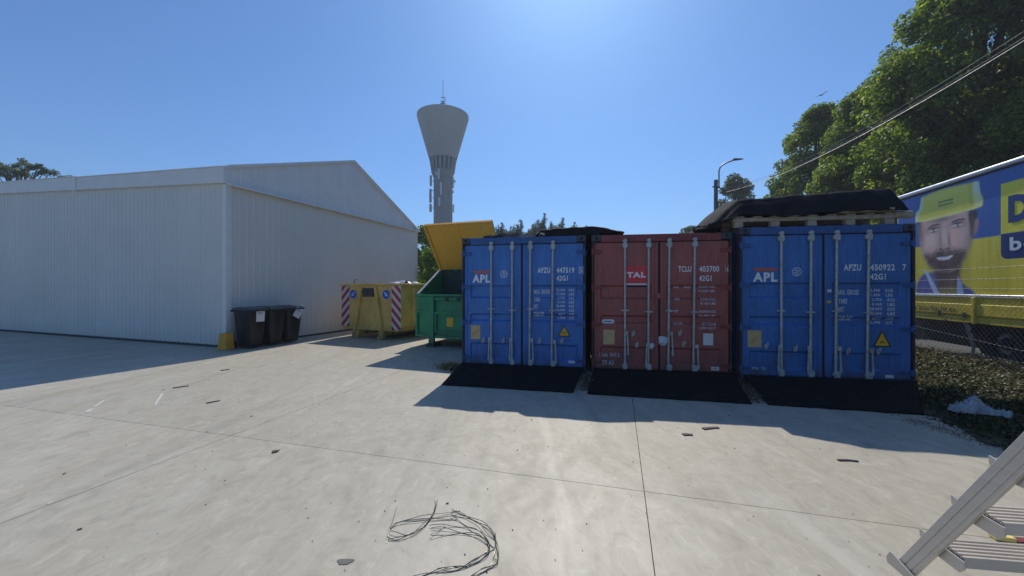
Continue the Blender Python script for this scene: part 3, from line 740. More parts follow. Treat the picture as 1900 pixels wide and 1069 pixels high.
def leaf_mesh(name, P, N, size, mat, parent=None, asp=.62, fold=.25):
    """P: centres (n,3), N: normals (n,3), size (n,) -> one mesh of folded rhombic leaves"""
    n = len(P); N = N/np.linalg.norm(N, axis=1, keepdims=True)
    a = rng.normal(size=(n, 3)); a -= N*(a*N).sum(1, keepdims=True); a /= np.linalg.norm(a, axis=1, keepdims=True)
    b = np.cross(N, a); s = size[:, None]
    q = np.stack([P-a*s*.5, P+b*s*.5*asp+N*s*fold*.3, P+a*s*.5, P-b*s*.5*asp+N*s*fold*.3], 1).reshape(-1, 3)
    me = bpy.data.meshes.new(name); me.vertices.add(4*n); me.vertices.foreach_set('co', q.astype(np.float32).ravel())
    idx = np.arange(4*n).reshape(n, 4); tri = np.concatenate([idx[:, [0, 1, 2]], idx[:, [0, 2, 3]]], 1).ravel()
    me.loops.add(6*n); me.loops.foreach_set('vertex_index', tri.astype(np.int32))
    me.polygons.add(2*n); me.polygons.foreach_set('loop_start', np.arange(0, 6*n, 3, dtype=np.int32))
    me.update(calc_edges=True); me.materials.append(mat)
    o = bpy.data.objects.new(name, me); col.objects.link(o); o.parent = parent
    return o
def clumps_to_leaves(C, Rr, n, size, up=.25, shell=(.5, 1.16)):
    w = Rr**2; w = w/w.sum(); k = rng.choice(len(C), n, p=w)
    d = rng.normal(size=(n, 3)); d /= np.linalg.norm(d, axis=1, keepdims=True)
    rad = Rr[k]*(shell[0]+(shell[1]-shell[0])*rng.random(n)**.6)
    P = C[k] + d*rad[:, None]*np.array([1, 1, .85]); N = d*.6 + rng.normal(size=(n, 3))*.55 + np.array([0, 0, up])
    return P, N, size*(.6+.8*rng.random(n))
def broad_tree(x, y, h, r, n, leaf, label, mat, base=2.2, nclump=90, lean=0, group='trees beyond the fence', cat='tree', seed=0, cr=.23, z0=0, gaps=.0):
    global rng
    rng = np.random.default_rng(100+seed)
    root = empty('broadleaf_tree', (x, y, z0), label=label, cat=cat, group=group)
    hh = h-base; C = []; 
    while len(C) < nclump:
        t = rng.random(); prof = (math.sin(math.pi*min(1, (t*.80+.20)))**.5)
        a = rng.random()*2*math.pi; rr = r*prof*math.sqrt(rng.random())*.92
        if rng.random() < .6: rr = r*prof*(.72+.28*rng.random())
        C.append((math.cos(a)*rr + lean*t, math.sin(a)*rr, base + t*hh*.93))
    C = np.array(C); Rr = r*cr*(.65+.75*rng.random(nclump))
    P, N, S = clumps_to_leaves(C, Rr, n, leaf)
    leaf_mesh('crown', P, N, S, mat, root)
    m = MB(); m.tube([(0, 0, -.05), (.05, 0, h*.25), (lean*.4, .1, h*.6), (lean*.8, 0, h*.88)], [h*.018, h*.014, h*.008, h*.002], 8)
    m.build('trunk', M['bark'], root, smooth=60)
    b = MB()
    for i in range(0, min(nclump, 34)):
        c = Vector(C[i]); s0 = Vector((lean*.3*c.z/h, .05, max(base*.7, c.z*.72-.4)))
        b.tube([s0, s0.lerp(c, .5)+Vector((0, 0, .15)), c], [h*.005, h*.0035, h*.001], 5, False)
    b.build('limb', M['bark'], root, smooth=60)
    return root
TL = 'trees beyond the fence'
broad_tree(22.4, 18.2, 18.2, 4.3, 108000, .19, 'tallest dark lime tree, cut off by the top edge of the photo', M['leaf'], base=3, nclump=420, seed=1, cr=.135)
broad_tree(23.0, 24.0, 15.2, 3.3, 62000, .20, 'lime tree between the tallest tree and the separate rounded one', M['leaf'], base=3, nclump=260, seed=2, cr=.16)
broad_tree(23.8, 30.0, 16.4, 3.1, 52000, .21, 'separate rounded lime tree directly above the tarpaulin', M['leaf'], base=3, nclump=240, seed=3, cr=.17)
broad_tree(23.6, 13.4, 17.5, 4.0, 60000, .20, 'lime tree over the trailer at the right edge of the photo', M['leaf'], base=4, nclump=250, seed=4, cr=.16)
broad_tree(27.2, 21.8, 15.0, 3.6, 38000, .25, 'shaded tree standing behind the tallest lime tree', M['leaf'], base=2.5, nclump=150, seed=5, cr=.2)
broad_tree(28.5, 27.5, 12.6, 3.4, 22000, .3, 'lower shaded tree behind the row of limes', M['leaf'], base=2, nclump=80, seed=6, cr=.26)
broad_tree(26.3, 45, 15.3, 2.6, 26000, .24, 'tree right behind the street lamp', M['leaf_far'], base=3, nclump=120, seed=7, cr=.22, group='distant trees')
broad_tree(27.9, 60, 11.6, 1.9, 6000, .36, 'small distant tree left of the street lamp, above the maroon container', M['leaf_far'], base=3, nclump=30, seed=8, cr=.35, group='distant trees')
broad_tree(24.0, 35.5, 10.6, 1.5, 6000, .27, 'small bushy tree left of the rounded lime tree', M['leaf'], base=3, nclump=35, seed=9, cr=.35)
broad_tree(-7.3, 31, 6.75, 1.7, 15000, .2, 'dark tree between the shed and the raised yellow lid', M['leaf'], base=.8, nclump=50, seed=10, cr=.3, group='trees behind the waste containers')
broad_tree(-4.25, 19.5, 3.75, .95, 9000, .11, 'light green bush between the shed and the green container', leafmat('bush leaves', (.05, .09, .02), (.10, .16, .03), (.2, .26, .06), .45, .5, (2.2, 2.5, .6)), base=.3, nclump=60, seed=11, cr=.28, group='trees behind the waste containers', cat='bush')

def pine(x, y, h, r, label, seed):
    global rng
    rng = np.random.default_rng(300+seed); root = empty('pine_tree', (x, y, 0), label=label, cat='tree', group='distant pines behind the containers')
    C, Rr = [], []
    tips = [(0, 0, h)] + [(rng.uniform(-1, 1)*r, rng.uniform(-.6, .6)*r, 0) for _ in range(11)]
    for tx, ty, th in tips:
        d = math.hypot(tx, ty)/r; th = th or h*(1-.16*d**1.3-.05*rng.random())
        for k in range(16):
            q = k/15; w = .10+.75*q**.8
            C.append((tx+rng.normal()*w*.45, ty+rng.normal()*w*.4, th-.12-q*2.6)); Rr.append(.17+.38*q*rng.uniform(.6, 1.2))
    for k in range(40): C.append((rng.uniform(-1, 1)*r, rng.uniform(-.6, .6)*r, h*rng.uniform(.45, .8))); Rr.append(.55)
    C.append((0, 0, h-.2)); Rr.append(r*.1)
    P, N, S = clumps_to_leaves(np.array(C), np.array(Rr), 17000, .24, .6, (.2, 1.2))
    leaf_mesh('crown', P, N, S, M['pine'], root, asp=.35)
    m = MB(); m.tube([(0, 0, -.05), (0, 0, h*.95)], [.22, .04], 8); m.build('trunk', M['bark'], root, smooth=60)
for i, (px, ytop, w, d, lab) in enumerate(((931, 413, 2.0, 58, 'distant pine next to the right edge of the yellow lid'), (966, 407, 2.4, 60, 'distant pine with a pointed top, second from the yellow lid'), (1010, 396, 2.5, 60, 'tallest distant pine over the left blue container'),
        (1044, 404, 2.3, 62, 'distant pine over the left end of the black roofing sheet'), (1066, 412, 1.7, 64, 'low distant pine half hidden by the black roofing sheet'), (1089, 418, 1.1, 66, 'tiny distant pine tip above the black roofing sheet'), (988, 416, 1.7, 66, 'low distant pine between two taller ones'), (948, 420, 1.6, 66, 'low distant pine behind the grey plastic sheet'))):
    pine((px-950)/710*d, d, 1.6+(534.5-ytop)/710*d, w, lab, i)
# sparse tree beyond the shed
def sparse_tree():
    global rng
    rng = np.random.default_rng(77)
    d = 34; root = empty('broadleaf_tree', ((38-950)/710*d, d, 0), label='open spiky tree showing over the left end of the shed roof', cat='tree')
    C, Rr = [], []; m = MB(); m.tube([(0, 0, -.05), (0, 0, 9)], [.3, .16], 8); m.build('trunk', M['bark'], root, smooth=60); b = MB()
    for (px, py) in ((4, 300), (6, 322), (22, 293), (30, 306), (36, 318), (18, 316), (60, 312), (72, 311), (85, 311), (66, 322), (80, 322), (94, 318), (47, 321), (106, 327), (120, 328), (12, 308), (40, 326), (28, 324), (88, 317), (-15, 302), (-30, 312), (-10, 322)):
        c = Vector(((px-38)/710*d, random.Random(px).uniform(-.8, .8), 1.6+(534.5-py)/710*d))
        for k in range(4):
            C.append(tuple(c + Vector((rng.normal()*.16, rng.normal()*.2, rng.normal()*.13 - .06*k)))); Rr.append(.18+.1*rng.random())
        b.tube([(0, 0, 8.5), tuple(c.lerp(Vector((0, 0, 9)), .45)), tuple(c)], [.09, .06, .02], 5, False)
    b.build('limb', M['bark'], root)
    for i in range(26): C.append((rng.uniform(-2.6, 3.0), rng.uniform(-1, 1), rng.uniform(8.6, 10.4))); Rr.append(.3)
    P, N, S = clumps_to_leaves(np.array(C), np.array(Rr), 6500, .15, .3, (.3, 1.15)); leaf_mesh('crown', P, N, S, M['leaf_far'], root)
sparse_tree()

# ------------------------------------------------------------------ street lamp with utility pole, cables, bird
def lamp():
    X, Y = 11.72, 22.0; k = 22/710
    root = empty('street_lamp', (X, Y, 0), label='grey utility pole with a curved street lamp arm above the containers', cat='street lamp')
    mp = simple('weathered pole', (.12, .115, .11), .8, 0, .2, 5, .3)
    def z(y): return 1.6+(534.5-y)*k
    def x(px): return (px-950)*k - X
    MB().tube([(0, 0, -.05), (0, 0, z(334))], [.15, .10], 10).build('pole', mp, root, smooth=50)
    MB().tube([(x(1334), 0, z(345)), (x(1334), 0, z(318)), (x(1336), 0, z(311)), (x(1341), 0, z(306)), (x(1349), 0, z(301.5)), (x(1362), 0, z(297))], .045, 8).build('lamp_arm', M['galv'], root, smooth=50)
    m = MB(); m.hexa([(x(1360), -.14, z(298)), (x(1379), -.07, z(295.8)), (x(1379), .07, z(295.8)), (x(1360), .14, z(298)), (x(1360), -.12, z(294.5)), (x(1379), -.05, z(294.3)), (x(1379), .05, z(294.3)), (x(1360), .12, z(294.5))])
    m.build('lamp_head', mp, root, bevel=.02)
    m = MB(); m.bar((x(1327), 0, z(337)), (x(1335), 0, z(337)), .06, .06); m.bar((x(1322), -.02, z(347)), (x(1335), -.02, z(347)), .07, .07); m.build('pole_clamp', mp, root)
    m = MB(); m.tube([(x(1346), 0, z(352)), (0, 0, z(347))], .03, 6); m.build('cable_hook', mp, root)
lamp()
M['cable'] = simple('weathered cable', (.30, .30, .29), .45, 0, .1, 5, 0)
for i, (dx, dz, ka, lab) in enumerate(((0, .05, .0112, 'uppermost overhead cable running from the lamp pole past the trees'), (.10, -.02, .0110, 'middle overhead cable running from the lamp pole past the trees'), (.04, -.12, .0108, 'lowest overhead cable running from the lamp pole past the trees'))):
    pts = [(12.05+dx, y, 6.82+dz+ka*(y-17.3)**2 + (.12*(y-17.3)/4.5 if y > 17.3 else 0)) for y in [21.6-23.6*k/50 for k in range(51)]]
    tag(MB().tube(pts, .006 if i < 2 else .010, 6).build('overhead_cable', M['cable'], smooth=60), label=lab, cat='cable', group='overhead cables')
def bird():
    d = 40; o = MB()
    c = Vector(((1523-950)/710*d, d, 1.6+(534.5-177)/710*d))
    o.tube([c+Vector((-.22, 0, -.05)), c+Vector((-.1, 0, -.02)), c+Vector((.1, 0, .03)), c+Vector((.24, 0, .07))], [.015, .055, .06, .01], 8)
    o.add([c+Vector((-.05, 0, 0)), c+Vector((.1, 0, .03)), c+Vector((.28, -.5, .15)), c+Vector((.18, -.55, .15))], [(0, 1, 2, 3)])
    o.add([c+Vector((-.05, 0, 0)), c+Vector((.1, 0, .03)), c+Vector((-.05, .5, .10)), c+Vector((-.22, .5, .08))], [(3, 2, 1, 0)])
    tag(o.build('bird', simple('dark feathers', (.03, .03, .03), .8)), label='small dark bird flying in the sky beside the trees', cat='bird')
bird()

# ------------------------------------------------------------------ yellow roll-off skip
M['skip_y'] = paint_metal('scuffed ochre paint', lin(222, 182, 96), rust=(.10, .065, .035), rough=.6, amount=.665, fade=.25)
M['hz_red'] = simple('red hazard film', lin(178, 42, 56), .45, 0, .12, 15, 0, dirt=(.2, .1, .08))
M['hz_white'] = simple('white hazard film', (.62, .6, .56), .45, 0, .1, 15, 0, dirt=(.35, .3, .22))
M['sign_blue'] = simple('blue sign film', lin(24, 84, 190), .4, 0, .08, 12, 0)
def clip_poly(poly, inside, cut):
    out = []
    for i in range(len(poly)):
        a, b = poly[i], poly[(i+1) % len(poly)]
        ia, ib = inside(a), inside(b)
        if ia: out.append(a)
        if ia != ib: out.append(cut(a, b))
    return out
def hazard(x0, x1, z0, z1, parent, sign, y=-.004, w=.145):
    panel = MB().box(x0, x1, y-.004, y+.003, z0, z1).build('hazard_panel', M['hz_white'], parent)
    H = z1-z0; wd = x1-x0; n = int((H+wd)/(2*w))+2
    m = MB()
    for k in range(-1, n):
        zc = z0 - wd + k*2*w
        # parallelogram rising with slope 1
        if sign > 0: p = [(x0, zc), (x1, zc+wd*1.0), (x1, zc+wd+w), (x0, zc+w)]
        else: p = [(x0, zc+wd), (x1, zc), (x1, zc+w), (x0, zc+wd+w)]
        for lim, s in ((z0, 1), (z1, -1)):
            if not p: break
            p = clip_poly(p, lambda q: (q[1]-lim)*s >= 0, lambda a, b: (a[0]+(b[0]-a[0])*(lim-a[1])/(b[1]-a[1]), lim))
        if len(p) >= 3: m.add([(x, y-.007, z) for x, z in p], [tuple(range(len(p)))])
    m.build('hazard_stripes', M['hz_red'], panel)
def arrow_sign(cx, cz, r, parent, flip):
    d = MB().lathe([(0, -.006), (r, -.006), (r, .002)], 28, (cx, -.012, cz), 'y').build('arrow_sign', M['sign_blue'], parent)
    MB().add([(x, -.0215, z) for x, z in ring(cx, cz, r*.90, r*.99, 28)], [(i, i+1, 57-i-1, 57-i) for i in range(28)]).build('sign_rim', M['hz_white'], d)
    arrow = [(-.10, .04), (.0, -.06), (-.055, -.06), (-.055, -.075), (.03, -.075)]
    s = 1 if not flip else -1
    c45 = math.sqrt(.5)
    pts = [(-.018, .6), (.018, .6)]
    shaft = [(-.15, .62), (-.15, 0), (-.42, 0), (0, -.62), (.42, 0), (.15, 0), (.15, .62)]
    ang = -R(45) if not flip else R(45)
    m = MB(); q = []
    for x, z in shaft:
        x, z = x*r, z*r; q.append((cx+x*math.cos(ang)-z*math.sin(ang), -.023, cz+x*math.sin(ang)+z*math.cos(ang)))
    m.add(q, [(2, 3, 4), (0, 1, 5, 6)]); m.build('sign_arrow', M['hz_white'], d)
def skip():
    root = empty('yellow_skip', (-5.62, 12.62, 0), -R(23.5), label='scuffed yellow hook-lift skip with red and white hazard panels', cat='skip')
    W, zb, zt, L, t = 2.46, .26, 1.74, 5.4, .05
    y = M['skip_y']
    # lower corners chamfered
    poly = [(.10, zb), (W-.10, zb), (W, zb+.16), (W, zt-.06), (0, zt-.06), (0, zb+.16)]
    MB().prism(poly, 0, t).build('front_plate', y, root, bevel=.006)
    MB().prism(poly, L-t, L).build('rear_plate', y, root)
    for x0, x1, s in ((0, t, 1), (W-t, W, -1)):
        MB().box(x0, x1, t+.002, L-t-.002, zb+.16, zt-.06).build('side_plate', y, root)
    MB().hexa([(.10, t, zb), (W-.10, t, zb), (W-.10, L-t, zb), (.10, L-t, zb), (.03, t, zb+.158), (W-.03, t, zb+.158), (W-.03, L-t, zb+.158), (.03, L-t, zb+.158)]).build('floor_tub', y, root)
    for k in range(6):
        yy = .5+k*.88
        MB().box(W+.001, W+.075, yy, yy+.10, zb+.2, zt-.12).build('side_rib', y, root, bevel=.01)
    for (a, b, c, d) in ((-.05, W+.05, -.05, .06), (-.05, W+.05, L-.06, L+.05)):
        MB().box(a, b, c, d, zt-.058, zt).build('top_rim', y, root, bevel=.01)
    for (a, b) in ((-.05, .06), (W-.06, W+.08)):
        MB().box(a, b, .062, L-.062, zt-.058, zt).build('top_rim', y, root, bevel=.01)
    # runners and rollers
    for x in (.72, 1.66):
        MB().box(x, x+.10, -.10, L-.3, .10, zb-.002).build('runner', y, root)
        MB().box(x-.02, x+.12, -.14, .10, .0, .10).build('runner_foot', y, root)
    # A-frame ribs with the lifting hook
    for (xb, xt) in ((.62, .92), (1.80, 1.50)):
        m = MB(); m.hexa([(xb-.05, -.14, .02), (xb+.06, -.14, .02), (xb+.06, -.001, .02), (xb-.05, -.001, .02), (xt-.04, -.10, zt-.13), (xt+.04, -.10, zt-.13), (xt+.04, -.001, zt-.13), (xt-.04, -.001, zt-.13)])
        m.build('hook_frame', y, root, bevel=.008)
    MB().box(.90, 1.52, -.012, -.001, zt-.42, zt-.14).build('hook_plate', simple('scraped rusty steel', (.07, .055, .05), .7, 0, .5, 12, .4, dirt=(.2, .15, .06)), root)
    MB().tube([(.92, -.06, zt-.26), (1.50, -.06, zt-.26)], .028, 10).build('hook_bar', M['cast'], root, smooth=50)
    MB().box(.70, 1.72, -.05, -.001, zb+.02, zb+.10).build('cross_member', y, root)
    hazard(.01, .36, zb+.10, zt-.075, root, 1); hazard(W-.37, W-.01, zb+.04, zt-.075, root, -1)
    arrow_sign(.52, zt-.34, .155, root, False); arrow_sign(1.88, zt-.34, .155, root, True)
    MB().tube([(.45, .1, zt), (.45, .1, zt+.12), (.55, .1, zt+.14)], .012, 6).build('lid_catch', M['cast'], root)
    wl = simple('mixed waste', (.12, .10, .07), .9, 0, .6, 9, .8)
    MB().grid(lambda a, b: (.07+(W-.14)*a, .07+(L-.14)*b, 1.45+.10*math.sin(a*7)*math.sin(b*13)+.05*math.sin(a*19+b*31)), 24, 48).build('waste_fill', wl, root)
    return root
sk = skip()
skM = Matrix.Translation((-5.62, 12.62, 0)) @ Matrix.Rotation(-R(23.5), 4, 'Z')
for i, (x, y, z, a, b, c, lab, mk) in enumerate(((1.75, .75, 1.70, .34, .25, .13, 'larger crumpled white plastic sack on the heap in the yellow skip', 'bagw'), (2.15, 1.0, 1.68, .22, .2, .11, 'smaller white bag beside the large sack in the yellow skip', 'bagw'), (2.30, .45, 1.70, .09, .09, .12, 'small black bag at the rim corner of the yellow skip', 'tarp'))):
    o = crumple('waste_sack', 0, 0, 0, a, b, c, M[mk], None, 30+i, .5); o.location = skM @ Vector((x, y, z)); tag(o, label=lab, cat='waste sack', group='sacks in the yellow skip')
m = MB(); rr = random.Random(2)
for k in range(160):
    p = skM @ Vector((rr.uniform(.3, 2.4), rr.uniform(.1, 2.5), rr.uniform(1.5, 1.76))); q = Vector((rr.uniform(-1, 1), rr.uniform(-1, 1), rr.uniform(-.2, .6))).normalized()*rr.uniform(.08, .3)
    m.bar(p-q*.5, p+q*.5, .02, .006)
tag(m.build('garden_waste', simple('dry twigs and weeds', (.16, .14, .07), .9, 0, .5, 5, 0)), label='dry twigs and weeds heaped in the yellow skip', cat='garden waste', kind='stuff')

# ------------------------------------------------------------------ green waste container with raised yellow lid
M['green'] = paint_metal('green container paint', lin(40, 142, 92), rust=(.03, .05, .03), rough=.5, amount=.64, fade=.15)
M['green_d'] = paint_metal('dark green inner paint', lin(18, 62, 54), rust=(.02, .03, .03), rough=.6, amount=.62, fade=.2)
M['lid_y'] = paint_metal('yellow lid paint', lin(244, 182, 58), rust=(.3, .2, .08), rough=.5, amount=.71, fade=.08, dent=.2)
def green():
    yaw = R(20); root = empty('green_waste_container', (-2.653, 10.64, 0), -yaw, label='green open-topped waste container with a raised yellow lid', cat='waste container')
    W, D, zl, zr, zb = 1.74, 1.305, 1.43, 2.18, .27
    g = M['green']
    MB().box(0, W, 0, .05, zb, zl-.06).build('front_plate', g, root, bevel=.006)
    MB().box(-.02, W, -.05, .08, zl-.058, zl).build('front_lip', g, root, bevel=.008)
    # side walls with sloping top edge
    for x0 in (0, W-.05):
        MB().prism_x([(.052, zb), (D+.9, zb), (D+.9, zr), (D, zr), (.085, zl)], x0, x0+.05).build('side_wall', g, root, bevel=.004)
    MB().bar((.02, .05, zl+.012), (.02, D, zr+.022), .07, .03, (0, 0, 1)).build('side_rim', M['galv'], root)
    MB().box(.052, W-.052, D, D+.05, zb+.3, zr).build('rear_plate', M['green_d'], root)
    MB().hexa([(.052, .06, zb), (W-.052, .06, zb), (W-.052, D-.01, zb), (.052, D-.01, zb), (.052, .06, zl-.5), (W-.052, .06, zl-.5), (W-.052, D-.01, zl-.2), (.052, D-.01, zl-.2)]).build('hopper_floor', M['green_d'], root)
    # back box of the compactor
    MB().box(.0, W, D+.902, D+3.2, zb, 2.15).build('rear_body', g, root, bevel=.01)
    # front stiffeners and panels
    MB().box(.44, .60, -.10, -.001, .10, zl-.06).build('front_rib', g, root, bevel=.008)
    MB().box(.40, .62, -.12, .30, .0, .10).build('foot', M['green_d'], root)
    MB().box(1.5, 1.66, -.10, -.001, .10, zl-.06).build('front_rib', g, root, bevel=.008)
    MB().box(1.46, 1.70, -.12, .30, .0, .10).build('foot', M['green_d'], root)
    for (a, b, c, d) in ((.0, .06, zb, .98), (.38, .438, zb, .98), (.062, .378, .92, .98), (.062, .378, zb, zb+.06)):
        MB().box(a, b, -.055, -.001, c, d).build('panel_frame', g, root)
    for (a, b, c, d) in ((.602, 1.498, .90, .955), (.602, 1.498, .40, .44), (.602, 1.498, zb-.03, zb+.04), (.602, .66, .44, .90), (1.44, 1.498, .44, .90)):
        MB().box(a, b, -.06, -.001, c, d).build('panel_frame', g, root)
    MB().box(.62, 1.70, -.09, -.052, zl-.16, zl-.09).build('lip_bar', g, root, bevel=.01)
    for x in (.95, 1.3): MB().box(x, x+.12, -.10, -.0905, zl-.18, zl-.07).build('lip_lug', M['green_d'], root, bevel=.01)
    MB().box(.96, 1.15, -.010, -.002, .56, .80).build('label_plate', M['yellow_st'], root)
    MB().box(-.05, -.002, .25, .6, 1.1, 1.32).build('side_latch', M['dark'], root)
    # raised lid: leans forward over the hopper from the rear hinge
    lid = MB(); T = Vector((.0, .395, 3.44)); B = Vector((.02, D, 2.19)); n = Vector((0, -(T.z-B.z), T.y-B.y)).normalized()*.06; LW = 2.12
    v = [B, B+Vector((LW, 0, 0)), T+Vector((LW, 0, 0)), T]; v2 = [p+n for p in v]
    lid.add([tuple(p) for p in v2+v], [(0, 1, 2, 3), (7, 6, 5, 4), (4, 5, 1, 0), (5, 6, 2, 1), (6, 7, 3, 2), (7, 4, 0, 3)])
    lid = lid.build('lid', M['lid_y'], root, bevel=.008)
    dirn = (T-B)
    def on_lid(x, t, off): return tuple(B + dirn*t + Vector((x, 0, 0)) + n.normalized()*off)
    MB().bar(on_lid(.03, 0, .085), on_lid(.03, 1, .085), .06, .05, n).build('lid_flange', M['lid_y'], lid)
    MB().bar(on_lid(1.05, .0, .066), on_lid(1.05, 1, .066), .035, .012, n).build('lid_seam', M['lid_y'], lid)
    MB().bar(on_lid(.0, .99, .07), on_lid(LW, .99, .07), .03, .05, n).build('lid_flange', M['lid_y'], lid)
    MB().bar(on_lid(LW-.03, 0, .085), on_lid(LW-.03, 1, .085), .06, .05, n).build('lid_flange', M['lid_y'], lid)
    MB().add([on_lid(1.72, .84, .064), on_lid(1.80, .84, .064), on_lid(1.80, .92, .064), on_lid(1.72, .92, .064)], [(0, 1, 2, 3)]).build('lid_sticker', M['plate'], lid)
    MB().tube([(.1, D+.02, 2.2), (W-.1, D+.02, 2.2)], .03, 8).build('lid_hinge', M['cast'], root)
    for x in (.5, 1.3): MB().box(x, x+.08, D-.06, D-.001, 2.12, 2.3).build('hinge_lug', M['green'], root)
green()

# ------------------------------------------------------------------ wheelie bins and the corner guard
M['bin'] = simple('dark bin plastic', (.008, .010, .014), .34, 0, .2, 6, .1, spec=.3)
M['binlid'] = simple('bin lid sheen plastic', (.02, .022, .026), .3, 0, .2, 6, .1, spec=.7)  # sun sheen on the lids put into a lighter, glossier copy of the bin plastic
M['paper'] = simple('paper', (.62, .64, .66), .7, 0, .04, 10, 0)
def make_bin():
    root = empty('wheelie_bin', (0, 0, 0))
    m = MB(); zt, zb = .97, .05
    secs = [(zb, .175, -.25, .22), (.35, .205, -.285, .25), (.75, .235, -.315, .275), (zt, .25, -.33, .29)]
    vs = []
    for z, hw, yf, yb in secs:
        c = .045
        vs += [(-hw+c, yf, z), (hw-c, yf, z), (hw, yf+c, z), (hw, yb-c, z), (hw-c, yb, z), (-hw+c, yb, z), (-hw, yb-c, z), (-hw, yf+c, z)]
    fs = [(j*8+i, j*8+(i+1) % 8, (j+1)*8+(i+1) % 8, (j+1)*8+i) for j in range(3) for i in range(8)] + [tuple(range(7, -1, -1)), tuple(range(24, 32))]
    m.add(vs, fs).build('body', M['bin'], root, smooth=50)
    MB().box(-.262, .262, -.36, .30, zt+.001, zt+.045).build('rim', M['bin'], root, bevel=.012)
    m = MB(); m.hexa([(-.268, -.375, 1.018), (.268, -.375, 1.018), (.268, .32, 1.018), (-.268, .32, 1.018), (-.245, -.34, 1.045), (.245, -.34, 1.045), (.245, .30, 1.085), (-.245, .30, 1.085)])
    lid = m.build('lid', M['binlid'], root, bevel=.012)
    for x in (-.12, .12):
        m = MB(); m.hexa([(x-.10, -.30, 1.048), (x+.10, -.30, 1.048), (x+.10, .22, 1.078), (x-.10, .22, 1.078), (x-.085, -.28, 1.066), (x+.085, -.28, 1.066), (x+.085, .20, 1.094), (x-.085, .20, 1.094)])
        m.build('lid_panel', M['binlid'], lid, bevel=.006)
    MB().tube([(-.24, -.40, 1.0), (.24, -.40, 1.0)], .016, 8).build('front_handle', M['bin'], root, smooth=50)
    MB().tube([(-.25, .355, 1.0), (.25, .355, 1.0)], .018, 8).build('rear_handle', M['bin'], root, smooth=50)
    for x in (-.25, .25):
        MB().box(x-.02, x+.02, .28, .36, .97, 1.02).build('handle_bracket', M['bin'], root)
        w = MB(); xs = (x-.02, x+.02)
        n = 20; v = [(xx, .22+.10*math.cos(2*math.pi*k/n), .10+.10*math.sin(2*math.pi*k/n)) for xx in xs for k in range(n)]
        w.add(v, [(k, (k+1) % n, n+(k+1) % n, n+k) for k in range(n)]+[tuple(range(n-1, -1, -1)), tuple(range(n, 2*n))]); w.build('wheel', M['rubber'], root, smooth=40)
    return root
b0 = make_bin(); rz = math.atan2(.943, .334)
cs = [(-7.02, 10.245), (-6.83, 10.78), (-6.64, 11.32)]
bl = ['black wheelie bin nearest the shed corner, white paper straight on its front', 'black wheelie bin in the middle of the three, without paper', 'black wheelie bin farthest from the shed corner, white paper hanging askew']
bins = []
for i in range(3):
    o = b0 if i == 0 else copy_tree(b0)
    o.location = cs[i]+(0,); o.rotation_euler = (0, 0, rz+(0, .03, -.04)[i]); tag(o, label=bl[i], cat='wheelie bin', group='wheelie bins along the shed wall'); bins.append(o)
def note(o, ang, cx, cz, label):
    m = MB(); w, h = .115, .15; c, s = math.cos(ang), math.sin(ang)
    def fn(a, b):
        x = (a-.5)*2*w; z = (b-.5)*2*h
        return (cx+x*c-z*s, -.372 + .01*math.sin(a*5)+.015*(1-b), cz+x*s+z*c)
    m.grid(fn, 6, 6); p = m.build('paper_note', M['paper'], None, solid=.002)
    p.location = o.location; p.rotation_euler = o.rotation_euler; tag(p, label=label, cat='paper', group='papers on the bins')
    q = MB()
    for k, (z, ww) in enumerate(((.075, .085), (.045, .06))):
        q.add([(cx+x*c-zz*s, -.376 if k == 0 else -.374, cz+x*s+zz*c) for x, zz in ((-ww, z), (ww, z), (ww, z+.012), (-ww, z+.012))], [(0, 1, 2, 3)])
    q.build('paper_print', simple('grey print', (.2, .2, .22), .7), p)
note(bins[0], 0, .02, .86, 'white paper taped straight on the bin nearest the shed corner')
note(bins[2], R(-32), .06, .88, 'white paper hanging askew on the farthest bin')
m = MB(); m.hexa([(-.15, -.13, 0), (.15, -.13, 0), (.15, .13, 0), (-.15, .13, 0), (-.115, -.10, .43), (.115, -.10, .43), (.115, .10, .43), (-.115, .10, .43)])
o = m.build('corner_guard', simple('yellow painted concrete', lin(214, 158, 52), .65, 0, .15, 8, .3, dirt=(.3, .22, .09)), bevel=.015); o.location = (-7.42, 9.93, 0); o.rotation_euler = (0, 0, -R(15))
tag(o, label='tapered yellow guard block at the foot of the shed corner', cat='guard block')

# ------------------------------------------------------------------ trailer with printed curtain
TRP = (10.2, 10.1); TRA = math.atan2(-.9637, -.267)
def poly_mask(S, Z, pts):
    x, z = S.ravel(), Z.ravel(); ins = np.zeros(len(x), bool); n = len(pts)
    for i in range(n):
        (x0, z0), (x1, z1) = pts[i], pts[(i+1) % n]
        if z0 == z1: continue
        c = ((z0 > z) != (z1 > z)) & (x < (x1-x0)*(z-z0)/(z1-z0)+x0); ins ^= c
    return ins.reshape(S.shape).astype(float)
def blur(a, k):
    if k < 1: return a
    for ax in (0, 1):
        for _ in range(2):
            p = np.pad(a, [(k, k) if i == ax else (0, 0) for i in range(2)], mode='edge'); c = np.cumsum(p, axis=ax)
            z_ = np.zeros_like(np.take(c, [0], ax)); c = np.concatenate([z_, c], ax); n = a.shape[ax]
            a = (np.take(c, range(2*k+1, 2*k+1+n), ax) - np.take(c, range(0, n), ax))/(2*k+1)
    return a
def smooth_poly(pts, it=2):
    for _ in range(it):
        q = []
        for i in range(len(pts)):
            a, b = pts[i], pts[(i+1) % len(pts)]
            q += [(a[0]*.75+b[0]*.25, a[1]*.75+b[1]*.25), (a[0]*.25+b[0]*.75, a[1]*.25+b[1]*.75)]
        pts = q
    return pts
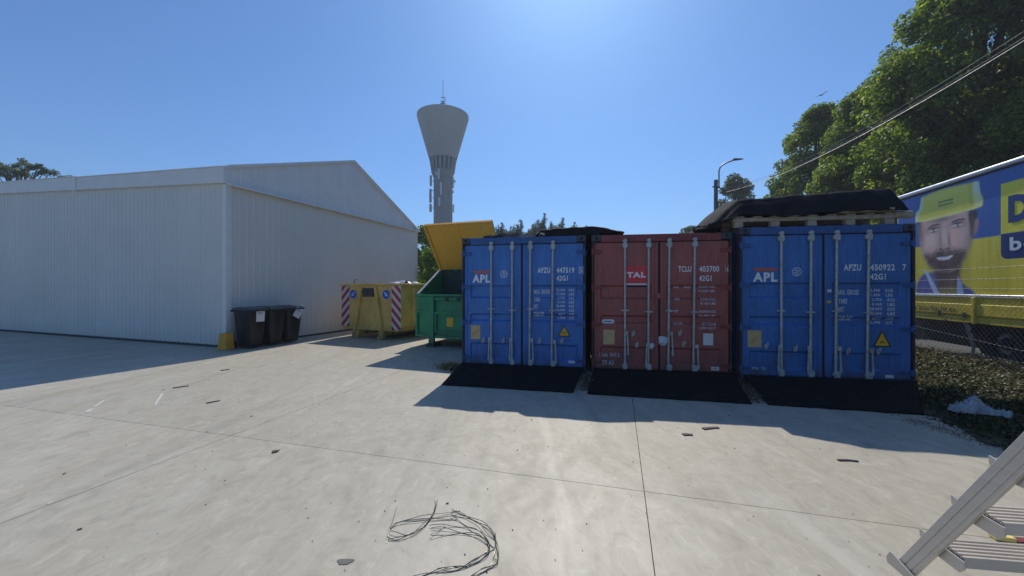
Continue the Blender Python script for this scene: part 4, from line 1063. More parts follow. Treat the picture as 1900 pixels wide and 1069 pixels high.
def paint_curtain():
    h = .009; s = np.arange(0, 3.9+h, h); z = np.arange(1.47, 3.90+h, h); S, Z = np.meshgrid(s, z)
    img = np.zeros(S.shape+(3,)); C = lambda *c: np.array(lin(*c))
    def put(pts, c, soft=1, al=1, sm=0):
        mk = poly_mask(S, Z, smooth_poly(pts, sm) if sm else pts); mk = blur(mk, soft)[..., None]*al
        img[:] = img*(1-mk)+C(*c)*mk
    def spot(x, y, a, b, c, al, ang=0):
        dx, dz = S-x, Z-y; u = dx*math.cos(ang)+dz*math.sin(ang); w = -dx*math.sin(ang)+dz*math.cos(ang)
        g = np.exp(-((u/a)**2+(w/b)**2))[..., None]*al; img[:] = img*(1-g)+C(*c)*g
    img[:] = C(52, 86, 150)
    put([(-1, 2.60), (5, 2.635), (5, 1.3), (-1, 1.3)], (212, 192, 58), 1)
    # jacket, neck, collar
    put([(.90, 1.99), (.66, 1.76), (.60, 1.40), (2.33, 1.40), (2.20, 1.55), (1.98, 1.66), (1.84, 1.90)], (92, 92, 150), 2, 1, 1)
    put([(1.17, 2.15), (1.90, 2.15), (1.89, 1.40), (1.33, 1.40)], (104, 84, 76), 4, 1)
    spot(1.55, 1.98, .30, .10, (48, 40, 38), .8)
    put([(1.33, 1.62), (1.82, 1.62), (1.80, 1.40), (1.36, 1.40)], (150, 142, 84), 3, .6)
    put([(.88, 2.02), (.97, 2.02), (1.37, 1.44), (1.19, 1.44)], (170, 190, 212), 1); put([(1.83, 1.88), (1.93, 1.70), (1.99, 1.44), (1.80, 1.44)], (160, 180, 205), 1)
    # head
    face = [(.68, 3.26), (1.5, 3.24), (2.24, 3.24), (2.26, 2.95), (2.18, 2.66), (2.08, 2.42), (1.98, 2.16), (1.84, 2.00), (1.52, 1.93), (1.22, 1.98), (.96, 2.16), (.80, 2.52), (.70, 2.90)]
    put(face, (206, 166, 150), 2, 1, 2)
    put([(2.06, 3.24), (2.30, 3.24), (2.30, 2.98), (2.22, 2.72), (2.14, 2.62), (2.12, 2.9)], (48, 40, 38), 2, .95, 1)      # hair at the temple
    put([(2.24, 3.06), (2.34, 3.02), (2.31, 2.78), (2.20, 2.66)], (160, 122, 112), 2, .9, 1)                              # ear
    put([(.66, 3.25), (.80, 3.25), (.78, 2.8), (.72, 2.7)], (84, 74, 72), 3, .8)
    spot(1.05, 2.72, .22, .17, (240, 198, 178), .7); spot(1.48, 3.14, .3, .06, (236, 196, 178), .35); spot(1.93, 2.72, .17, .17, (224, 182, 164), .6); spot(1.40, 3.16, .4, .07, (108, 88, 84), .7)
    spot(.82, 2.85, .09, .3, (120, 96, 92), .6); spot(2.14, 2.7, .07, .3, (120, 96, 90), .55)
    # beard
    put([(.82, 2.50), (1.10, 2.36), (1.24, 2.44), (1.50, 2.47), (1.74, 2.44), (1.92, 2.42), (2.09, 2.45), (1.98, 2.16), (1.84, 2.0), (1.52, 1.92), (1.22, 1.97), (.96, 2.16)], (70, 52, 47), 6, .92, 1)
    spot(1.48, 2.40, .28, .035, (84, 62, 58), .8); spot(1.5, 2.12, .1, .05, (104, 76, 70), .6)
    # mouth
    put([(1.17, 2.31), (1.33, 2.335), (1.47, 2.325), (1.62, 2.34), (1.78, 2.35), (1.66, 2.235), (1.48, 2.185), (1.30, 2.225)], (120, 62, 62), 2, .95, 1)
    put([(1.24, 2.305), (1.47, 2.30), (1.72, 2.325), (1.60, 2.25), (1.47, 2.23), (1.33, 2.25)], (250, 246, 240), 1, 1, 0)
    # nose
    spot(1.47, 2.72, .06, .26, (236, 200, 184), .7, .12); spot(1.60, 2.66, .035, .2, (122, 88, 80), .65, .08); spot(1.36, 2.70, .03, .16, (136, 102, 94), .5)
    spot(1.46, 2.56, .10, .06, (204, 160, 146), .8); spot(1.37, 2.50, .035, .02, (70, 44, 42), .9); spot(1.56, 2.49, .035, .02, (70, 44, 42), .9); spot(1.47, 2.475, .13, .018, (96, 66, 62), .7)
    # eyes
    for ex, ez, a in ((1.165, 2.955, .03), (1.82, 2.975, -.02)):
        spot(ex, ez+.03, .18, .08, (84, 58, 54), .75); spot(ex, ez, .11, .030, (236, 226, 222), 1, a); spot(ex+.01, ez, .040, .036, (16, 20, 26), 1); spot(ex, ez+.036, .14, .018, (24, 16, 16), 1, a)
        spot(ex, ez-.045, .12, .014, (120, 86, 80), .6); spot(ex+.022, ez+.014, .009, .009, (240, 240, 240), .9)
    put([(.99, 3.03), (1.15, 3.095), (1.36, 3.075), (1.37, 3.045), (1.17, 3.06), (1.0, 3.005)], (44, 32, 30), 1, 1, 1); put([(1.66, 3.06), (1.80, 3.105), (2.02, 3.085), (2.04, 3.05), (1.82, 3.07), (1.67, 3.03)], (44, 32, 30), 1, 1, 1)
    # helmet
    hel = [(.60, 3.25), (.62, 3.46), (.74, 3.52), (.79, 3.80), (1.0, 3.83), (1.5, 3.86), (2.22, 3.80), (2.33, 3.80), (2.36, 3.54), (2.43, 3.40), (2.41, 3.27), (2.22, 3.245), (1.5, 3.225), (.87, 3.21), (.66, 3.24)]
    put(hel, (214, 202, 74), 1, 1, 1)
    put([(.60, 3.235), (.87, 3.205), (1.5, 3.22), (2.22, 3.24), (2.41, 3.27), (2.42, 3.31), (2.2, 3.285), (1.5, 3.262), (.87, 3.25), (.62, 3.29)], (236, 228, 130), 1, .9)
    put([(.66, 3.30), (2.3, 3.32), (2.28, 3.36), (.7, 3.34)], (150, 138, 40), 3, .45)
    put([(.60, 3.24), (.62, 3.46), (.74, 3.52), (.79, 3.80), (.86, 3.81), (.80, 3.48), (.70, 3.42), (.68, 3.25)], (232, 230, 190), 2, .85)
    put([(2.19, 3.80), (2.33, 3.80), (2.355, 3.54), (2.22, 3.53)], (220, 222, 196), 2, .9); put([(2.20, 3.56), (2.36, 3.56), (2.43, 3.40), (2.40, 3.29), (2.24, 3.29)], (226, 222, 160), 2, .6)
    put([(2.09, 3.77), (2.18, 3.79), (2.19, 3.34), (2.12, 3.33)], (186, 176, 60), 3, .6); put([(.9, 3.78), (2.0, 3.80), (2.0, 3.70), (.93, 3.68)], (232, 222, 96), 5, .5)
    # logo squares
    put([(2.80, 3.605), (5, 3.60), (5, 2.64), (2.80, 2.64)], (222, 198, 48), 0)
    rc = [(2.80, 2.635), (5, 2.645), (5, 2.155), (2.93, 2.15), (2.86, 2.17), (2.815, 2.22), (2.80, 2.30)]
    put(rc, (22, 40, 96), 0)
    # smile lines, wrinkles, stubble and hair strokes, print grain
    for (x0, z0, x1, z1, w, al) in ((1.30, 2.56, 1.15, 2.36, .014, .5), (1.66, 2.55, 1.83, 2.38, .014, .5), (1.01, 2.93, .92, 2.97, .008, .4), (1.01, 2.90, .91, 2.90, .008, .4), (1.99, 2.95, 2.08, 3.0, .008, .4), (1.99, 2.92, 2.09, 2.93, .008, .4), (1.42, 3.02, 1.42, 3.10, .008, .35), (1.56, 3.03, 1.57, 3.10, .008, .35), (1.15, 3.15, 1.9, 3.165, .009, .3)):
        L_ = math.hypot(x1-x0, z1-z0); spot((x0+x1)/2, (z0+z1)/2, L_/2, w, (112, 76, 68), al, math.atan2(z1-z0, x1-x0))
    bm_ = blur(poly_mask(S, Z, [(.82, 2.52), (1.10, 2.38), (1.5, 2.47), (1.92, 2.43), (2.1, 2.5), (2.0, 2.16), (1.84, 2.0), (1.52, 1.92), (1.22, 1.97), (.96, 2.16)]), 4)
    gr = blur(rng.random(S.shape), 1); gr = (gr-gr.mean())/gr.std()
    img *= (1+gr*.16*bm_)[..., None]; img *= (1+gr*.02)[..., None]
    noise = rng.random(S.shape)*.06+.97; img *= blur(noise, 1)[..., None]
    img *= (1+.02*np.sin(S*9+.6*np.sin(Z*2)))[..., None]*np.clip(1-.10*np.exp(-((Z-1.5)/.12)**2), 0, 1)[..., None]
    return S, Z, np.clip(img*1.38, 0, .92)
def trailer():
    root = empty('curtain_trailer', TRP+(0,), TRA, label='curtain-sided lorry trailer printed with a smiling man in a yellow helmet', cat='trailer')
    L, W = 13.6, 2.5
    al = simple('aluminium rail', (.62, .64, .66), .32, .6, .08, 6, .05); dk = simple('black chassis', (.02, .02, .022), .6, 0, .3, 8, .2)
    by = paint_metal('ochre side board paint', lin(244, 212, 66), rough=.5, amount=.70); 
    t = NT('printed curtain'); at = t.n.new('ShaderNodeAttribute'); at.attribute_name = 'print'; nz = t.noise(1.2, 3, .5, 0, t.mapping((3, 1, .4)))
    pc = t.done(at.outputs['Color'], .42, 0, t.bump(nz, .35, .03))
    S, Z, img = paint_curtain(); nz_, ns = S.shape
    v = np.stack([S, .0015*np.sin(S*9)*np.ones_like(Z), Z], -1).reshape(-1, 3)
    me = bpy.data.meshes.new('curtain'); me.vertices.add(len(v)); me.vertices.foreach_set('co', v.astype(np.float32).ravel())
    i = np.arange((nz_-1)*(ns-1)); r, c = i//(ns-1), i % (ns-1); a = r*ns+c
    q = np.stack([a, a+1, a+ns+1, a+ns], 1); me.loops.add(q.size); me.loops.foreach_set('vertex_index', q.astype(np.int32).ravel())
    me.polygons.add(len(q)); me.polygons.foreach_set('loop_start', np.arange(0, q.size, 4, dtype=np.int32)); me.update(calc_edges=True); me.shade_smooth()
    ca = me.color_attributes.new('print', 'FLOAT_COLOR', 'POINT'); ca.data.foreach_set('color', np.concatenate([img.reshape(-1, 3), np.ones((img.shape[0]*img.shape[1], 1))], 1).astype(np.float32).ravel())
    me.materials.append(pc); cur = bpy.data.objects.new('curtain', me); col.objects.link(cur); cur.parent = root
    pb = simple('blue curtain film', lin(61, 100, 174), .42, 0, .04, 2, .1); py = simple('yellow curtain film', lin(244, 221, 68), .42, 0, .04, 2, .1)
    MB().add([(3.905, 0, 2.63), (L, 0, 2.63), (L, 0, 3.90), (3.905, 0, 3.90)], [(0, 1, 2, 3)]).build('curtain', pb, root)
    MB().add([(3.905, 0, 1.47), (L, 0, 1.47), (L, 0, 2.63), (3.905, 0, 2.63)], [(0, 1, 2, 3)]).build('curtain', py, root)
    ln = simple('blue lettering film', lin(28, 52, 122), .45)
    lettering('D', 2.955, 3.36, 2.83, 3.34, ln, cur, y=-.004, bold=.05); lettering('bo', 2.985, 3.50, 2.30, 2.555, M['letter'], cur, y=-.004, bold=.03)
    for z_ in (3.58, 3.50): lettering('bouwmat' if z_ > 3.55 else 'boschacht', 1.32, 1.72, z_-.028, z_+.02, ln, cur, y=-.003, bold=.01)
    # frame
    MB().tube([(-.02, -.015, 3.96), (L, -.015, 3.96)], .052, 10).build('top_rail', al, root, smooth=50)
    MB().box(0, L, .03, .08, 3.90, 3.99).build('top_rail', al, root)
    MB().box(0, L, -.02, .02, 3.885, 3.90).build('curtain_track', dk, root)
    MB().box(0, L, .06, W-.06, 3.985, 4.0).build('roof_sheet', M['white_st'], root)
    MB().box(-.05, -.002, .0, W, 1.2, 3.98).build('rear_door', al, root, bevel=.01)
    MB().box(0, L, W-.03, W, 1.2, 3.98).build('far_curtain', pb, root)
    MB().box(L, L+.04, 0, W, 1.2, 3.98).build('headboard', al, root)
    MB().box(-.02, L, -.035, .0, 1.405, 1.462).build('side_rail', simple('bright aluminium', (.75, .76, .78), .25, .5, .04, 5, 0), root, bevel=.006)
    MB().box(0, L, .0, .04, .90, 1.404).build('side_board', by, root)
    a = -.9; k = 0
    while a < L:
        b = a+3.17
        x0, x1 = max(0, a+.035), min(L, b-.035)
        bd = MB().box(x0, x1, -.035, -.001, 1.03, 1.26).build('board_panel', by, root, bevel=.006)
        MB().box(b-.032, b+.032, -.06, -.001, .86, 1.404).build('board_post', by, root, bevel=.006)
        MB().box(x0, x1, -.02, -.001, .87, .99).build('lower_panel', by, root)
        for hx in ((x0+x1)/2+.25, x1-.22): MB().box(hx, hx+.06, -.055, -.036, .97, 1.08).build('board_hinge', M['cast'], bd)
        if k == 0: lettering('www.boschacht.eu', .28, 1.84, 1.07, 1.20, simple('dark board lettering', (.03, .035, .06), .5), bd, y=-.036, bold=.0)
        a = b; k += 1
    MB().box(0, L, .05, W-.05, 1.05, 1.2).build('load_bed', dk, root)
    for yy in (.75, 1.6): MB().box(0, L-1, yy, yy+.15, .6, 1.05).build('chassis_beam', dk, root)
    MB().box(-.08, .02, .1, W-.1, .45, .6).build('rear_bumper', dk, root)
    # wheels
    tyre = simple('tyre rubber', (.025, .025, .026), .8, 0, .3, 20, .3); rim = simple('grey rim', (.62, .62, .60), .5, .3, .15, 10, .1)
    w0 = None
    for ax in (2.62, 3.93, 5.24):
        for yy, s in ((.10, 1), (W-.10, -1)):
            if w0 is None:
                w0 = MB().lathe([(.29, .02), (.40, .0), (.46, .01), (.49, .05), (.50, .10), (.50, .26), (.49, .31), (.45, .34), (.29, .34)], 40, (0, 0, 0), 'y').build('tyre', tyre, root, smooth=35)
                rm = MB().lathe([(.29, .02), (.275, .01), (.265, .05), (.255, .15), (.215, .16)], 32, (0, 0, 0), 'y').build('rim', dk, w0, smooth=35)
                MB().lathe([(.215, .158), (.205, .13), (.14, .125), (.13, .14)], 32, (0, 0, 0), 'y').build('hub_ring', rim, w0, smooth=35)
                MB().lathe([(.13, .14), (.11, .10), (.09, .04), (0, .03)], 24, (0, 0, 0), 'y').build('hub', dk, w0, smooth=35)
                nb = MB()
                for q_ in range(10):
                    aa = q_*math.pi/5; nb.tube([(.175*math.cos(aa), .135, .175*math.sin(aa)), (.175*math.cos(aa), .095, .175*math.sin(aa))], .014, 6)
                nb.build('wheel_nuts', rim, w0)
                o = w0
            else:
                o = copy_tree(w0, root)
            o.location = (ax, yy, .495)
            if s < 0: o.rotation_euler = (0, 0, math.pi)
    for ax in (2.62, 3.93, 5.24):
        m = MB(); m.lathe([(.56, 0), (.575, 0), (.575, .40), (.56, .40), (.56, 0)], 20, (ax, .04, .5), 'y', R(15), R(165)); m.build('mudguard', dk, root, smooth=40)
    m = MB(); m.tube([(1.6, .1, .95), (2.0, .1, .78), (2.05, .1, .5)], .02, 6); m.build('mudguard_stay', rim, root)
    MB().box(.10, 1.95, .25, 1.1, .32, .95).build('underside_shade_box', dk, root, bevel=.02)  # made-up dark box, added to hide the lit ground under the trailer
trailer()
o = MB().box(0, .42, 0, .3, 0, .36).build('white_crate', M['hz_white'], bevel=.02); o.location = (12.65, 12.3, 0); o.rotation_euler = (0, 0, -.3)
m = MB(); m.bar((.1, .1, .362), (-.02, .1, .56), .10, .02); m.bar((.32, .1, .362), (.16, .1, .56), .10, .02); m.build('crate_flap', M['hz_white'], o)
tag(o, label='sunlit white crate on the ground behind the trailer', cat='crate')

# ------------------------------------------------------------------ chain-link fence
def fence():
    FP = (9.0, 10.1); root = empty('chain_link_fence', FP+(0,), TRA, label='rusty chain-link fence with wire strands in front of the trailer', cat='fence')
    mw = simple('galvanised fence wire', (.24, .25, .25), .5, .4, .2, 30, 0)
    L = 10.2; z0, z1 = .22, 1.46; cs_ = .095; m = MB()
    def seg(a, b, r=.0014):
        a, b = Vector(a), Vector(b); d = (b-a).normalized(); n = Vector((0, 1, 0)); s = d.cross(n)*r
        m.add([a-s, a+s, b+s, b-s, a+n*r*1.4, b+n*r*1.4, a-n*r*1.4, b-n*r*1.4], [(0, 4, 5, 3), (4, 1, 2, 5), (1, 6, 7, 2), (6, 0, 3, 7)])
    H = z1-z0; n = int((L+H)/cs_)
    for k in range(n):
        x = k*cs_
        xa, xb = x, x-H; za, zb = z0, z1
        if xb < 0: zb = z0+x; xb = 0
        if xa > L: za = z0+(xa-L); xa = L
        if zb-za > .01: seg((xa, -.002, za), (xb, -.002, zb))
        xa, xb = x-H, x; za, zb = z0, z1
        if xa < 0: za = z0+(H-x) if x < H else z0; xa = 0; za = z1-x
        if xb > L: zb = z1-(xb-L); xb = L
        if zb-za > .01: seg((xa, .002, za), (xb, .002, zb))
    o = m.build('wire_mesh', mw, root); o['kind'] = 'stuff'
    def strand(za, zb, r, x0=0, x1=L, sag=.02, barbs=0):
        w = MB(); w.tube([(x0+(x1-x0)*t, .006, za+(zb-za)*t-sag*4*t*(1-t)) for t in [i/12 for i in range(13)]], r, 5)
        if barbs:
            x = x0+.1
            while x < x1:
                t = (x-x0)/(x1-x0); z = za+(zb-za)*t-sag*4*t*(1-t)
                w.bar((x-.012, .006, z-.018), (x+.012, .006, z+.018), .003, .003); x += .14
        w.build('strand', mw, root)
    strand(1.96, 1.97, .0028, barbs=1); strand(1.76, 1.80, .0028, barbs=1); strand(1.61, 1.605, .0026, barbs=1)
    strand(1.465, 1.465, .003); strand(.80, .50, .004, 2.2, 6.2, .0); strand(.49, .45, .003)
    mp = simple('grey fence post', (.22, .23, .24), .7, .2, .2, 12, .2)
    for x in (.02, 5.45, 8.1):
        MB().tube([(x, .04, .1), (x, .04, 1.95), (x, -.12, 2.1)], .024, 8).build('post', mp, root, smooth=50)
    MB().tube([(3.45, .04, .2), (3.50, .04, .55), (3.35, .04, .95)], .022, 8).build('brace', mp, root, smooth=50)
fence()

# ------------------------------------------------------------------ weeds, dry leaves, litter
def scatter_uv(n, u0, u1, v0, v1, dens=None):
    out = []
    while len(out) < n:
        k = 4000; u = rng.uniform(u0, u1, k); v = rng.uniform(v0, v1, k)
        for a, b in zip(u, v):
            if dens is None or rng.random() < dens(a, b): out.append((a, b))
            if len(out) >= n: break
    return np.array(out)
rng = np.random.default_rng(55)
def edge_u(v): return 3.62 + .12*math.sin(v*2.1) + .07*math.sin(v*5.3+1)
def c3_free(u, v):
    if v > 4.2 and u < 4.46: return 0
    return 1
def dens_g(u, v):
    e = edge_u(v); 
    return c3_free(u, v)*max(0, min(1, (u-e+.15)/.45))*(.35+.65*(math.sin(u*5+v*3)*math.sin(v*4-u*2) > -.2))
uv = scatter_uv(78000, 3.45, 6.4, -1.2, 10, dens_g)
hmap = np.array([bank_h(a, b) for a, b in uv])
hump = .5+.5*np.sin(uv[:, 0]*6.1+1.3)*np.sin(uv[:, 1]*4.3)+.3*np.sin(uv[:, 1]*9.1)
z = np.maximum(hmap, 0) + rng.random(len(uv))**1.5*(.02+.10*np.clip(hump, 0, 1.2))*np.clip((uv[:, 0]-3.5)/.6, .2, 1)
P = np.array([tuple(yd(a, b, c)) for (a, b), c in zip(uv, z)]); N = rng.normal(size=P.shape)*.6+np.array([0, 0, 1])
tag(leaf_mesh('ground_ivy', P, N, .025+.035*rng.random(len(P)), leafmat('ivy and weeds', (.014, .024, .009), (.045, .062, .02), (.14, .145, .055), .35), asp=.8), label='dark low weeds and ivy covering the bank beside the container', cat='ground cover', kind='stuff')
def dens_d(u, v): return c3_free(u, v)*max(0, min(1, (u-edge_u(v)-.1)/.9))*(1 if v > 3.2 else .12)  # dry leaves packed into the far band so its colour reads sunlit
uv = scatter_uv(15000, 3.6, 6.3, -1.2, 12, dens_d)
P = np.array([tuple(yd(a, b, max(0, bank_h(a, b))+.02+.12*random.random()**2)) for a, b in uv]); N = rng.normal(size=P.shape)*.5+np.array([0, 0, 1])
tag(leaf_mesh('dry_leaves', P, N, .018+.035*rng.random(len(P)), leafmat('dry brown leaves', (.10, .075, .045), (.22, .17, .11), (.42, .36, .27), .25, .8), asp=.6), label='brown dry leaves scattered over the grass bank', cat='dry leaves', kind='stuff')
# taller weeds at the foot of the fence, added dark to cover lit ground
uv = np.stack([rng.uniform(5.9, 6.9, 16000), rng.uniform(1.5, 14, 16000)], 1)
P = np.array([tuple(yd(a, b, max(0, bank_h(a, b))+abs(random.gauss(0, .055))*(1+.6*math.sin(b*3.1)*math.sin(b*7.7)))) for a, b in uv]); N = rng.normal(size=P.shape)
tag(leaf_mesh('fence_weeds', P, N, .03+.04*rng.random(len(P)), leafmat('fence weeds leaves', (.02, .03, .012), (.05, .065, .022), (.13, .13, .055), .3), asp=.45), label='rough weeds growing along the foot of the chain-link fence', cat='weeds', kind='stuff')
# grass stems
def blades(name, pts, h, w, mat, lean=.4, **k):
    v, f = [], []
    for p in pts:
        a = random.random()*6.283; d = Vector((math.cos(a), math.sin(a), 0)); s = Vector((-d.y, d.x, 0))*w*.5; hh = h*random.uniform(.4, 1.2); L_ = lean*random.uniform(.2, 1.2)
        b = Vector(p); m1 = b+d*hh*L_*.35+Vector((0, 0, hh*.6)); t = b+d*hh*L_+Vector((0, 0, hh*.95)); n = len(v)
        v += [tuple(b-s), tuple(b+s), tuple(m1+s*.7), tuple(m1-s*.7), tuple(t)]; f += [(n, n+1, n+2, n+3), (n+3, n+2, n+4)]
    me = bpy.data.meshes.new(name); me.from_pydata(v, [], f); me.materials.append(mat); o = bpy.data.objects.new(name, me); col.objects.link(o); return tag(o, **k)
M['straw'] = leafmat('straw and dry grass', (.12, .10, .04), (.25, .21, .10), (.45, .39, .22), .25, .8)
uvb = scatter_uv(6000, 3.7, 6.4, -1, 11, dens_g)
blades('grass_tufts', [yd(a, b, max(0, bank_h(a, b))) for a, b in uvb], .13, .006, leafmat('dull grass', (.04, .05, .015), (.10, .11, .04), (.24, .22, .09), .3), label='thin grass stems growing through the bank', cat='grass', kind='stuff')
def weed_line(n, a, b, sp, h, name, label, mat, cat='weeds', leaf=.03):
    a, b = Vector(a), Vector(b); t = rng.random(n); P = np.array([tuple(a.lerp(b, x)) for x in t]) + rng.normal(size=(n, 3))*np.array([sp, sp, 0]); P[:, 2] = .005 + rng.random(n)**2*h
    N = rng.normal(size=P.shape)*.6+np.array([0, 0, 1]); return tag(leaf_mesh(name, P, N, leaf*(.5+rng.random(n)), mat, asp=.7), label=label, cat=cat, kind='stuff')
M['litter'] = leafmat('leaf litter', (.07, .055, .03), (.16, .13, .08), (.34, .30, .22), .15, .85)
weed_line(700, (1.42, 6.95, 0), (1.10, 5.95, 0), .05, .10, 'leaf_litter', 'leaf litter in the gap between the left and maroon containers', M['litter'], 'leaf litter')
weed_line(900, (3.95, 6.6, 0), (3.42, 5.35, 0), .05, .08, 'leaf_litter', 'leaf litter between the two right-hand ramp mats', M['litter'], 'leaf litter')
weed_line(900, (-1.32, 7.75, 0), (-1.02, 7.5, 0), .10, .06, 'straw_litter', 'dry straw and leaves at the left corner of the first blue container', M['straw'], 'leaf litter', .05)
weed_line(900, (4.85, 4.7, 0), (4.95, 3.7, 0), .10, .012, 'leaf_litter', 'thin leaf litter on the slab edge beside the bank', M['litter'], 'leaf litter', .014)
pts = [Vector((-1.2, 7.65, 0))+Vector((random.gauss(0, .16), random.gauss(0, .12), .005)) for _ in range(140)]
blades('straw_stems', pts, .16, .006, M['straw'], 1.5, label='loose straw stems lying by the first blue container', cat='straw', kind='stuff')
# plastic sheet lying at the slab edge
def plastic():
    m = MB(); rr = random.Random(8)
    def fn(a, b):
        u = (a-.5)*2; w = (b-.5)*2; r = 1-.12*math.sin(3*math.atan2(w, u+.001))-.1*math.sin(5*math.atan2(w, u+.001)+1)
        x = u*.235*r + .04*w; y = w*.17*r
        z = .03+.11*math.exp(-((u+.05)/.33)**2-((w-.35)/.6)**2)+.035*abs(math.sin(u*8+w*4))+.025*abs(math.sin(w*11-u*7))+rr.uniform(-.009, .009)
        if abs(u) > .93 or abs(w) > .93: z = .02+rr.uniform(0, .015)
        return (x, y, max(.012, z))
    m.grid(fn, 44, 30); o = m.build('plastic_wrap', simple('greyish plastic film', (.38, .39, .41), .35, 0, .3, 14, .5), smooth=40, solid=.003); o.location = (5.74, 4.72, .055); o.rotation_euler = (0, 0, R(-28))
    tag(o, label='crumpled translucent white plastic wrap lying at the edge of the weeds', cat='plastic wrap')
plastic()
# small chips and sticks on the slab
M['chip'] = simple('dark wood chip', (.11, .09, .07), .85, 0, .3, 30, .3)
def chip(name, x0, y0, x1, y1, w, label, mat='chip', h=.012):
    a, b = Vector((x0, y0, h/2+.001)), Vector((x1, y1, h/2+.001)); mid = a.lerp(b, .5)+Vector((.01, .012, 0))
    m = MB(); m.bar(a, mid, w, h); m.bar(mid, b, w*.8, h*.9)
    tag(m.build(name, M[mat]), label=label, cat='debris', group='bits lying on the slab')
chip('dark_stick', -5.405, 6.10, -5.27, 6.24, .022, 'longer dark stick on the slab left of centre, nearest the shed shadow')
chip('wood_chip', -4.23, 5.296, -4.14, 5.42, .022, 'dull brown chip on the slab in front of the dark stick')
chip('wood_chip', -5.63, 7.40, -5.54, 7.50, .05, 'small dark chip on the slab in front of the corner guard')
chip('wood_chip', 1.86, 4.16, 1.96, 4.15, .045, 'small brown chip lying just outside the container shadow')
chip('torn_card', 2.164, 4.33, 2.36, 4.37, .045, 'torn piece of card beside the edge of the container shadow')
chip('wood_chip', 3.02, 3.545, 3.185, 3.52, .02, 'thin reddish splinter on the slab right of the long joint')
chip('leaf', -2.33, 3.72, -2.285, 3.745, .045, 'single dry leaf on the slab near the crossing joints')
rr = random.Random(11); m = MB()
for k in range(420):
    y = rr.uniform(2, 9); x = rr.uniform(-1.2, 1.0)*y
    if x > 3.3: continue
    a = rr.uniform(0, 3.14); s = rr.uniform(.0015, .0055)*(1 if rr.random() < .93 else 2)
    m.bar((x-math.cos(a)*s, y-math.sin(a)*s, .004), (x+math.cos(a)*s, y+math.sin(a)*s, .004), s*.9, s*.6)
tag(m.build('grit', M['chip']), label='fine grit and crumbs scattered over the slabs', cat='grit', kind='stuff')
M['pmark'] = simple('thin white paint mark', (.62, .61, .57), .6, 0, .1, 20, 0)
def mark(p, q, w):
    a, b = Vector(p+(.004,)), Vector(q+(.004,)); d = (b-a).normalized(); s = Vector((-d.y, d.x, 0))*w/2
    tag(MB().add([a-s*.6, b-s, b+s*.8, a+s], [(0, 1, 2, 3)]).build('paint_mark', M['pmark'], yard))
mark((-5.463, 4.928), (-5.56, 5.05), .05); mark((-5.62, 5.152), (-5.80, 5.44), .035); mark((-4.87, 5.223), (-5.30, 5.80), .03); mark((-3.43, 2.83), (-3.45, 2.87), .015)
# stain blob
stb = MB(); stb.add([(-.975+.045*math.cos(a)*(1+.3*math.sin(3*a)), 2.234+.03*math.sin(a)*(1+.25*math.cos(2*a)), .003) for a in [i*math.pi/8 for i in range(16)]], [tuple(range(16))])
stb.build('stain', simple('dark stain', (.14, .135, .125), .7), yard)

